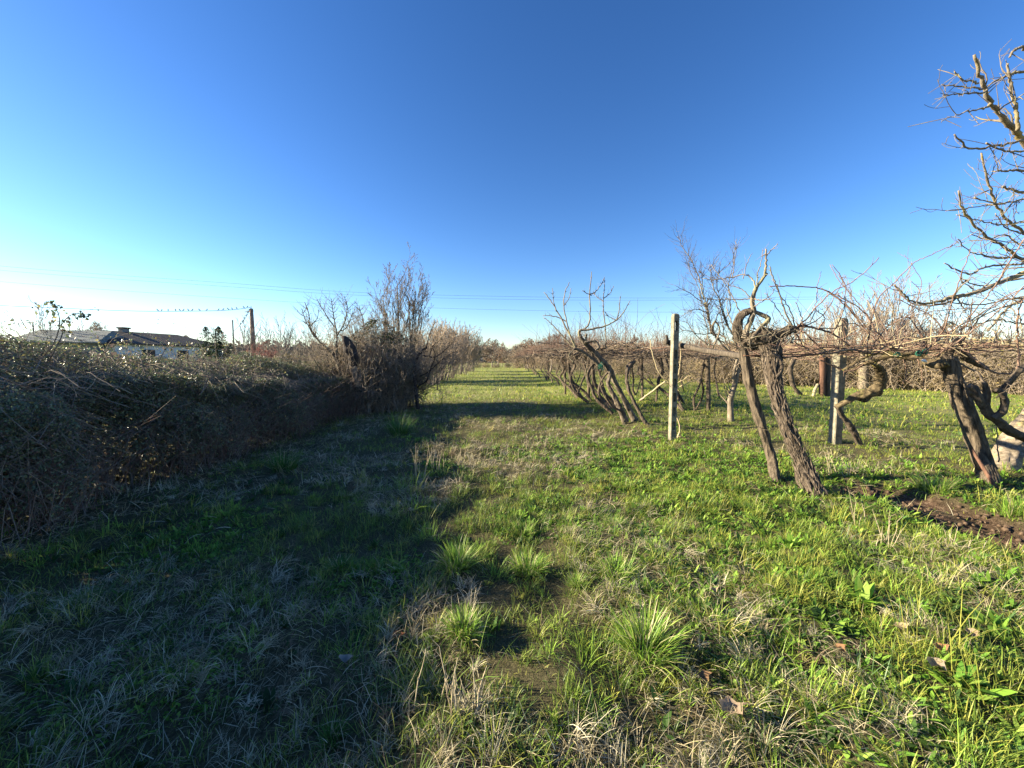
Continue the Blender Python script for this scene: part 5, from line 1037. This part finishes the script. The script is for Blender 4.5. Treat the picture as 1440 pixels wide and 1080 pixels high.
# pale thick trunk seen under the trellis
g = Gp(1214, 547); tb = Tubes(); gnarl(tb, [g-[0, 0, .1], g+[-.03, 0, 1], g+[.03, 0, 2.1]], [.24, .2, .19], 20, 14, .12, .1, 1, 5); o = tb.build('tree_trunk', SMB, None, g); tag(o, 'thick pale grey trunk seen under the trellis behind the mossy vine', 'tree trunk')
BRN = [(.20, .13, .09), (.28, .19, .13), (.15, .10, .07)]
oak = [tree_proto('oak_tree', 'tree', 'trees with dry brown leaves at the lane end', 441+k, 6.0, 'round', GRY, GRY, (1500, BRN, .20, (.18, .85), .30), rmin=.02) for k in range(2)]
for k, (px, top, Y, l) in enumerate([(692, 470, 72, 'tree with reddish brown leaves at the centre of the lane end'), (727, 480, 73, 'dark brown leaved tree right of centre at the lane end'), (742, 470, 56, 'brown leaved tree where the vine row meets the lane end'), (756, 484, 74, 'small brown leaved tree in the right corner of the lane end'), (706, 486, 76, 'low brown leaved tree behind the lane end centre')]):
    p = P(px, top, Y); put(oak, k % 2, (p[0], Y, 0), k*2.0, p[2]/5.8, l)
o = thing('pine_tree', 'tiny umbrella shaped pine far beyond the left side of the lane end', 'tree', (P(672, 505, 120)[0], 120, 0)); tb = Tubes(); c0 = np.array(o.location[:]); tb.add([c0, c0+[.1, 0, 2], c0+[0, 0, 3.6]], [.2, .15, .1], 6); tb.build('trunk', BARK, o)
rs = RS(5); n = 1500; a = rs.uniform(0, 2*pi, n); R = np.sqrt(rs.rand(n)); pos = c0+np.stack([2.0*R*np.cos(a), 2.0*R*np.sin(a), 3.4+1.0*np.sqrt(1-R*R*.98)*rs.rand(n)], 1); lv = Leaves(); lv.add(*leafcards(pos, rs.normal(0, 1, (n, 3)), rs.uniform(.3, .6, n), pick(rs, n, [(.03, .05, .03), (.04, .07, .035)], [1, 1]), rs, .8)); lv.build('crown', MAT['dull leaf'], o)
# thicket band behind the vineyard
tk = [tree_proto('thicket_bush', 'bush', 'leafless bushes closing the vineyard on the right', 451+k, 2.9, 'thicket', TWL, OCH if k % 2 else TWL, (700, [(.16, .14, .05), (.25, .19, .08), (.10, .09, .04)], .10, (.05, .8), .55), nst=46, rmin=.007) for k in range(3)]
px = [742, 775, 810, 850, 892, 935, 975, 1015, 1055, 1095, 1135, 1175, 1215, 1256, 1298, 1342, 1388, 1436, 1490, 1550]
for k, q in enumerate(px):
    Y = np.interp(q, [742, 880, 1000, 1200, 1440, 1550], [66, 33, 25, 20.5, 16.3, 15]); p = P(q, 505, Y)
    put(tk, k % 3, (p[0], Y, 0), -.35+k*pi*(k % 2), float(np.interp(q, [742, 900, 1100, 1440], [1.7, 1.15, 1.0, 1.0]))*rs.uniform(.92, 1.12), f'{ORD[k]} leafless thicket bush from the lane end in the band behind the vines')
for k, q in enumerate([1040, 1140, 1240, 1340, 1440]):
    Y = float(np.interp(q, [1040, 1440], [26, 19.5])); p = P(q, 505, Y); put(tk, (k+1) % 3, (p[0], Y, 0), k*1.1, 1.2, f'{ORD[k]} taller bush from the left, standing behind the thicket band')
for k, (q, Y, s) in enumerate([(668, 66, .55), (683, 70, .45), (698, 68, .4), (714, 71, .42), (729, 67, .5), (745, 63, .75)]):
    p = P(q, 505, Y); put(tk, k % 3, (p[0], Y, 0), k*.3, s, f'{ORD[k]} low bush from the left in the line closing the far end of the lane')
# conifer, red bush, low shrubs behind the hedge
o = thing('conifer', 'dark evergreen conifer behind the hedge, left of the utility pole', 'tree', (P(305, 505, 31)[0], 31, 0)); c0 = np.array(o.location[:]); rs = RS(461); tb = Tubes(); tb.add([c0, c0+[0, 0, 2], c0+[0, 0, 3.9]], [.12, .09, .03], 6); tb.build('trunk', BARK, o)
n = 6500; z = rs.rand(n)*4.1; a = rs.uniform(0, 2*pi, n); R = np.sqrt(rs.rand(n))*np.interp(z, [0, .8, 2.3, 3.2, 4.1], [1.2, 1.3, .9, .55, .05])*(.45+1.1*vnoise(np.cos(a)*2.5+4, np.sin(a)*2.5+4, z*3.2, 9)); pos = c0+np.stack([R*np.cos(a)+np.where(rs.rand(n) < .4, -.75, .25), R*np.sin(a), z*np.where(rs.rand(n) < .4, .72, 1)], 1)
lv = Leaves(); lv.add(*leafcards(pos, rs.normal(0, 1, (n, 3)), rs.uniform(.07, .16, n), pick(rs, n, [(.02, .04, .02), (.035, .06, .03), (.015, .03, .018)], [1, 1, 1]), rs, .5)); lv.build('crown', MAT['dull leaf'], o)
RED = bark('red twig', (.20, .07, .06), (.36, .16, .13), (9, 9, 9), bump=0)
p = P(370, 478, 30); o = tree_proto('red_bush', 'bush', None, 471, 3.1, 'thicket', RED, RED, (500, [(.25, .09, .08), (.3, .14, .1)], .09, (.3, .95), .4), nst=40, rmin=.008); o['label'] = 'reddish leafless bush behind the hedge at the foot of the utility pole'; o.location = (float(p[0]), 30, 0); o.scale = (.62, .62, 1)
rs = RS(480)
for k, (q, Y, s, l) in enumerate([(400, 29, .85, 'dark brush behind the hedge right of the red bush'), (425, 30, .8, 'brown brush left of the pale bare bush'), (450, 27, .75, 'brown brush behind the foot of the arching fruit tree'), (335, 30, .8, 'tan brush between the conifer and the utility pole'), (275, 44, 1.0, 'pinkish distant brush between house and conifer'), (468, 24, .85, 'brown brush just left of the broken trunk'), (560, 26, 1.1, 'brush seen through the big thicket'), (520, 30, 1.1, 'brush behind the broken trunk')]):
    p = P(q, 505, Y); put(tk, k % 3, (p[0], Y, 0), k, s, l)
# far wood on the horizon
rs = RS(490); n = 26000; a = np.radians(rs.uniform(-75, 75, n)); d = rs.uniform(150, 230, n); H = 3.5+5.5*fbm(a*22, 0, 0, 91, 4)+3*(fbm(a*5, 0, 0, 92, 2)-.4); z = rs.rand(n)*H
pos = np.stack([d*np.sin(a), d*np.cos(a), z], 1); lv = Leaves(); lv.add(*leafcards(pos, rs.normal(0, 1, (n, 3))*[1, 1, .5], rs.uniform(.8, 2.0, n), pick(rs, n, [(.13, .12, .11), (.17, .145, .12), (.09, .10, .08), (.2, .16, .13)], [1, 1, .7, .6]), rs, .9)); tag(lv.build('far_wood', MAT['dull leaf']), 'hazy line of distant leafless woods along the horizon', 'woods', kind='stuff')

# ================================================================== HOUSE AND OUTBUILDINGS
def tiles(name, c1, c2):
    m, t, b, o = newmat(name); tc = t.nodes.new('ShaderNodeTexCoord'); w = t.nodes.new('ShaderNodeTexWave'); w.inputs['Scale'].default_value = 2.2; w.inputs['Distortion'].default_value = .6; t.links.new(tc.outputs['Object'], w.inputs['Vector'])
    n = t.nodes.new('ShaderNodeTexNoise'); n.inputs['Scale'].default_value = 3; n.inputs['Detail'].default_value = 6; t.links.new(tc.outputs['Object'], n.inputs['Vector']); c = t.nodes.new('ShaderNodeValToRGB'); c.color_ramp.elements[0].color = (*c1, 1); c.color_ramp.elements[1].color = (*c2, 1); c.color_ramp.elements[0].position = .35; c.color_ramp.elements[1].position = .65
    t.links.new(n.outputs['Fac'], c.inputs[0]); t.links.new(c.outputs[0], b.inputs['Base Color']); b.inputs['Roughness'].default_value = .9
    bp = t.nodes.new('ShaderNodeBump'); bp.inputs['Distance'].default_value = .06; t.links.new(w.outputs['Fac'], bp.inputs['Height']); t.links.new(bp.outputs[0], b.inputs['Normal']); return m
def polymesh(name, V, F, mat, parent): 
    me = bpy.data.meshes.new(name); me.from_pydata([tuple(map(float, v)) for v in V], [], F); me.materials.append(mat); return link(name, me, parent)
def boxV(x0, x1, y0, y1, z0, z1): return [(x0, y0, z0), (x1, y0, z0), (x1, y1, z0), (x0, y1, z0), (x0, y0, z1), (x1, y0, z1), (x1, y1, z1), (x0, y1, z1)]
BF = [(0, 3, 2, 1), (4, 5, 6, 7), (0, 1, 5, 4), (1, 2, 6, 5), (2, 3, 7, 6), (3, 0, 4, 7)]
def roofed(name, label, cat, loc, rz, L, Wd, he, hr, hip, wallm, roofm, ov=.5):
    o = thing(name, label, cat, loc); o.rotation_euler = (0, 0, rz)
    wl = polymesh('wall', boxV(-L/2, L/2, -Wd/2, Wd/2, 0, he), BF, wallm, o)
    a, b = L/2+ov, Wd/2+ov; t = .12; k = hip
    V = []
    for dz in (0, t): V += [(-a, -b, he-.1+dz), (a, -b, he-.1+dz), (a, b, he-.1+dz), (-a, b, he-.1+dz), (-a+k, 0, hr+dz), (a-k, 0, hr+dz)]
    F = [(6, 7, 11, 10), (8, 9, 10, 11), (7, 8, 11), (9, 6, 10), (1, 0, 4, 5), (3, 2, 5, 4), (2, 1, 5), (0, 3, 4), (0, 1, 7, 6), (1, 2, 8, 7), (2, 3, 9, 8), (3, 0, 6, 9)]
    rf = polymesh('roof', V, F, roofm, o); return o, wl, rf
PLA = bark('white plaster', (.50, .49, .47), (.66, .64, .60), (2, 2, 2), bump=.1); GPL = bark('grey plaster', (.13, .14, .14), (.20, .21, .21), (2, 2, 2), bump=.1)
RF = tiles('brown roof tiles', (.05, .033, .026), (.11, .07, .055)); RG = tiles('grey roof sheets', (.10, .12, .12), (.18, .20, .20)); DK = bark('dark opening', (.02, .02, .022), (.04, .04, .045), bump=0)
A = P(152, 464, 44); B = P(240, 469, 51); mid = (A+B)/2; ang = math.atan2(B[1]-A[1], B[0]-A[0])
ho, wl, rf = roofed('house', 'low white farmhouse with a brown hipped roof and chimney behind the hedge', 'house', (mid[0], mid[1], 0), ang, 13, 9, 3.2, 4.62, 2.6, PLA, RF)
ch = polymesh('chimney', boxV(-2.3, -1.6, -.3, .3, 4.4, 5.03), BF, GPL, rf); polymesh('chimney_cap', boxV(-2.4, -1.5, -.4, .4, 5.033, 5.2), BF, RF, rf)
for xx in (-3.5, 0.5, 3.8): 
    w = polymesh('window', boxV(xx-.45, xx+.45, -4.56, -4.497, 1.2, 2.6), BF, DK, o if False else ho); polymesh('shutter', boxV(xx+.46, xx+.9, -4.60, -4.503, 1.2, 2.6), BF, RF, w)
p = P(92, 466, 40); roofed('barn', 'grey green roofed outbuilding left of the farmhouse behind the hedge', 'barn', (p[0], 41, 0), .25, 6.0, 5, 3.2, 4.4, .5, GPL, RG)
p = P(8, 474, 48); roofed('shed', 'low long grey roofed shed at the left edge behind the hedge', 'shed', (p[0]-4, 48, 0), .1, 14, 5, 3.0, 4.2, .3, GPL, RG)

# ================================================================== POLES, CABLES, BIRDS, POWER LINES
g = np.array([P(357, 505, 35)[0], 35, 0]); top = P(356, 434, 35)[2]; o = thing('utility_pole', 'tall concrete utility pole behind the hedge holding the cable with the birds', 'pole', g)
tb = Tubes(); tb.add([g-[0, 0, .2], g+[0, 0, top/2], g+[-.04, 0, top]], [.24, .19, .14], 10); tb.build('shaft', bark('pole concrete', (.16, .11, .08), (.30, .22, .17), (3, 3, 3)), o)
tb = Tubes(); tb.add([g+[-.6, 0, top-.28], g+[0, 0, top-.22], g+[.15, 0, top-.2]], .035, 6); tb.build('bracket', STK, o); tb = Tubes(); tb.add([g+[-.05, 0, top], g+[-.05, 0, top+.25]], [.03, .02], 6); tb.build('insulator', STK, o)
CAB = bark('black cable', (.02, .02, .02), (.04, .04, .04), bump=0)
ctl = [(-300, 410), (-120, 421), (0, 429.5), (80, 433), (160, 436.5), (220, 437.8), (290, 437.2), (325, 435.8), (352, 432.5)]
cab = spline([P(a, b, np.interp(a, [-300, 352], [30, 35])) for a, b in ctl], 90); wirething(cab, .022, 'black cable running left from the utility pole, with small birds perched on it', 'cable', CAB, 'cable')
lower = [P(352, 434, 35), P(348, 442, 35.5), P(342, 452, 37), P(335, 460, 39), P(328, 466, 42)]
wirething(spline(lower, 20), .02, 'thin cable dropping steeply from the utility pole towards the left', 'cable', CAB, 'cable')
for k, (px, tp, Y, l) in enumerate([(46, 452, 45, 'thin dark pole beside the outbuilding roof'), (327, 450, 40, 'thin grey pole between the conifer and the utility pole')]):
    x = P(px, tp, Y)[0]; H = P(px, tp, Y)[2]; tb = Tubes(); tb.add([(x, Y, -.1), (x, Y, H/2), (x, Y, H)], [.08, .07, .055], 8); tb.add([(x-.3, Y, H-.15), (x+.1, Y, H-.1)], .03, 5) if k == 0 else 0; o = tb.build('pole', STK, None, (x, Y, 0)); tag(o, l, 'pole')
q = P(44, 453, 45); wirething(spline([q, P(20, 458, 46), P(0, 460, 47), P(-60, 462, 50)], 14), .02, 'faint cable leaving the thin pole by the outbuilding to the left', 'cable', CAB, 'cable')
# birds
FEA = bark('bird feathers', (.03, .028, .026), (.09, .08, .07), (20, 20, 20), bump=0)
tb = Tubes(); gnarl(tb, [(-.11, 0, .03), (-.06, 0, .055), (0, 0, .09), (.05, 0, .14), (.07, 0, .175), (.095, 0, .185)], [.006, .026, .042, .036, .026, .012], 16, 10, 0, 0)
tb.add([(-.08, 0, .04), (-.14, 0, .012), (-.19, 0, -.01)], [.016, .012, .008], 5); body = tb.build('bird', FEA); body_me = body.data
tb = Tubes(); tb.add([(.092, 0, .186), (.12, 0, .182)], [.006, .001], 4); bk = tb.build('beak', bark('beak', (.12, .09, .03), (.2, .15, .05), bump=0), body)
NUM = ORD+['twenty '+w for w in ORD[:9]]
bx = [355, 348, 343, 333, 326.5, 321, 314, 307.5, 291, 280.5, 270.5, 265, 258, 253, 247, 236.5, 227.5, 222]
def place_bird(k, pos, rz, label):
    b = body if k == 0 else body.copy()
    if k: COL.objects.link(b); c = bk.copy(); COL.objects.link(c); c.parent = b
    b.location = tuple(float(v) for v in pos); b.rotation_euler = (0, 0, rz); b.scale = (.95,)*3; tag(b, label, 'bird', 'birds perched on the cables')
rs = RS(500); pxs = np.array([720+FPX*np.dot(c-[0, 0, CAMH], _r)/np.dot(c-[0, 0, CAMH], _f) for c in cab])
for k, q in enumerate(bx[1:]):
    y = np.interp(q, pxs, cab[:, 1]); x = np.interp(q, pxs, cab[:, 0]); z = np.interp(q, pxs, cab[:, 2]); place_bird(k, (x, y, z+.01), rs.choice([pi/2, -pi/2])+rs.normal(0, .5), f'{ORD[k]} bird on the long cable counting left from the utility pole')
lo = spline(lower, 20)
for j in range(6):
    c = lo[2+j*2]; place_bird(17+j, c+[0, 0, .01], rs.normal(0, 1), f'{ORD[j]} bird down the steep cable from the utility pole')
# high voltage lines
STEEL = bark('dull wire', (.06, .065, .07), (.10, .105, .11), bump=0)
for k, (pts, l) in enumerate([([(-260, 343), (0, 374), (320, 398), (500, 411), (720, 417), (950, 419), (1250, 415), (1700, 395)], 'highest of three thin power lines crossing the sky above the vines'),
    ([(-260, 350), (0, 380), (320, 403), (500, 415), (720, 421), (950, 422), (1250, 418), (1700, 398)], 'middle one of three thin power lines crossing the sky'),
    ([(-260, 370), (0, 396), (320, 419), (500, 429), (720, 436), (950, 439), (1250, 436), (1700, 418)], 'lowest of three thin power lines crossing the sky')]):
    wirething(spline([P(a, b, 120+k*3) for a, b in pts], 60), .028, l, 'power_line', STEEL, 'power line', 'overhead power lines')
#@@END
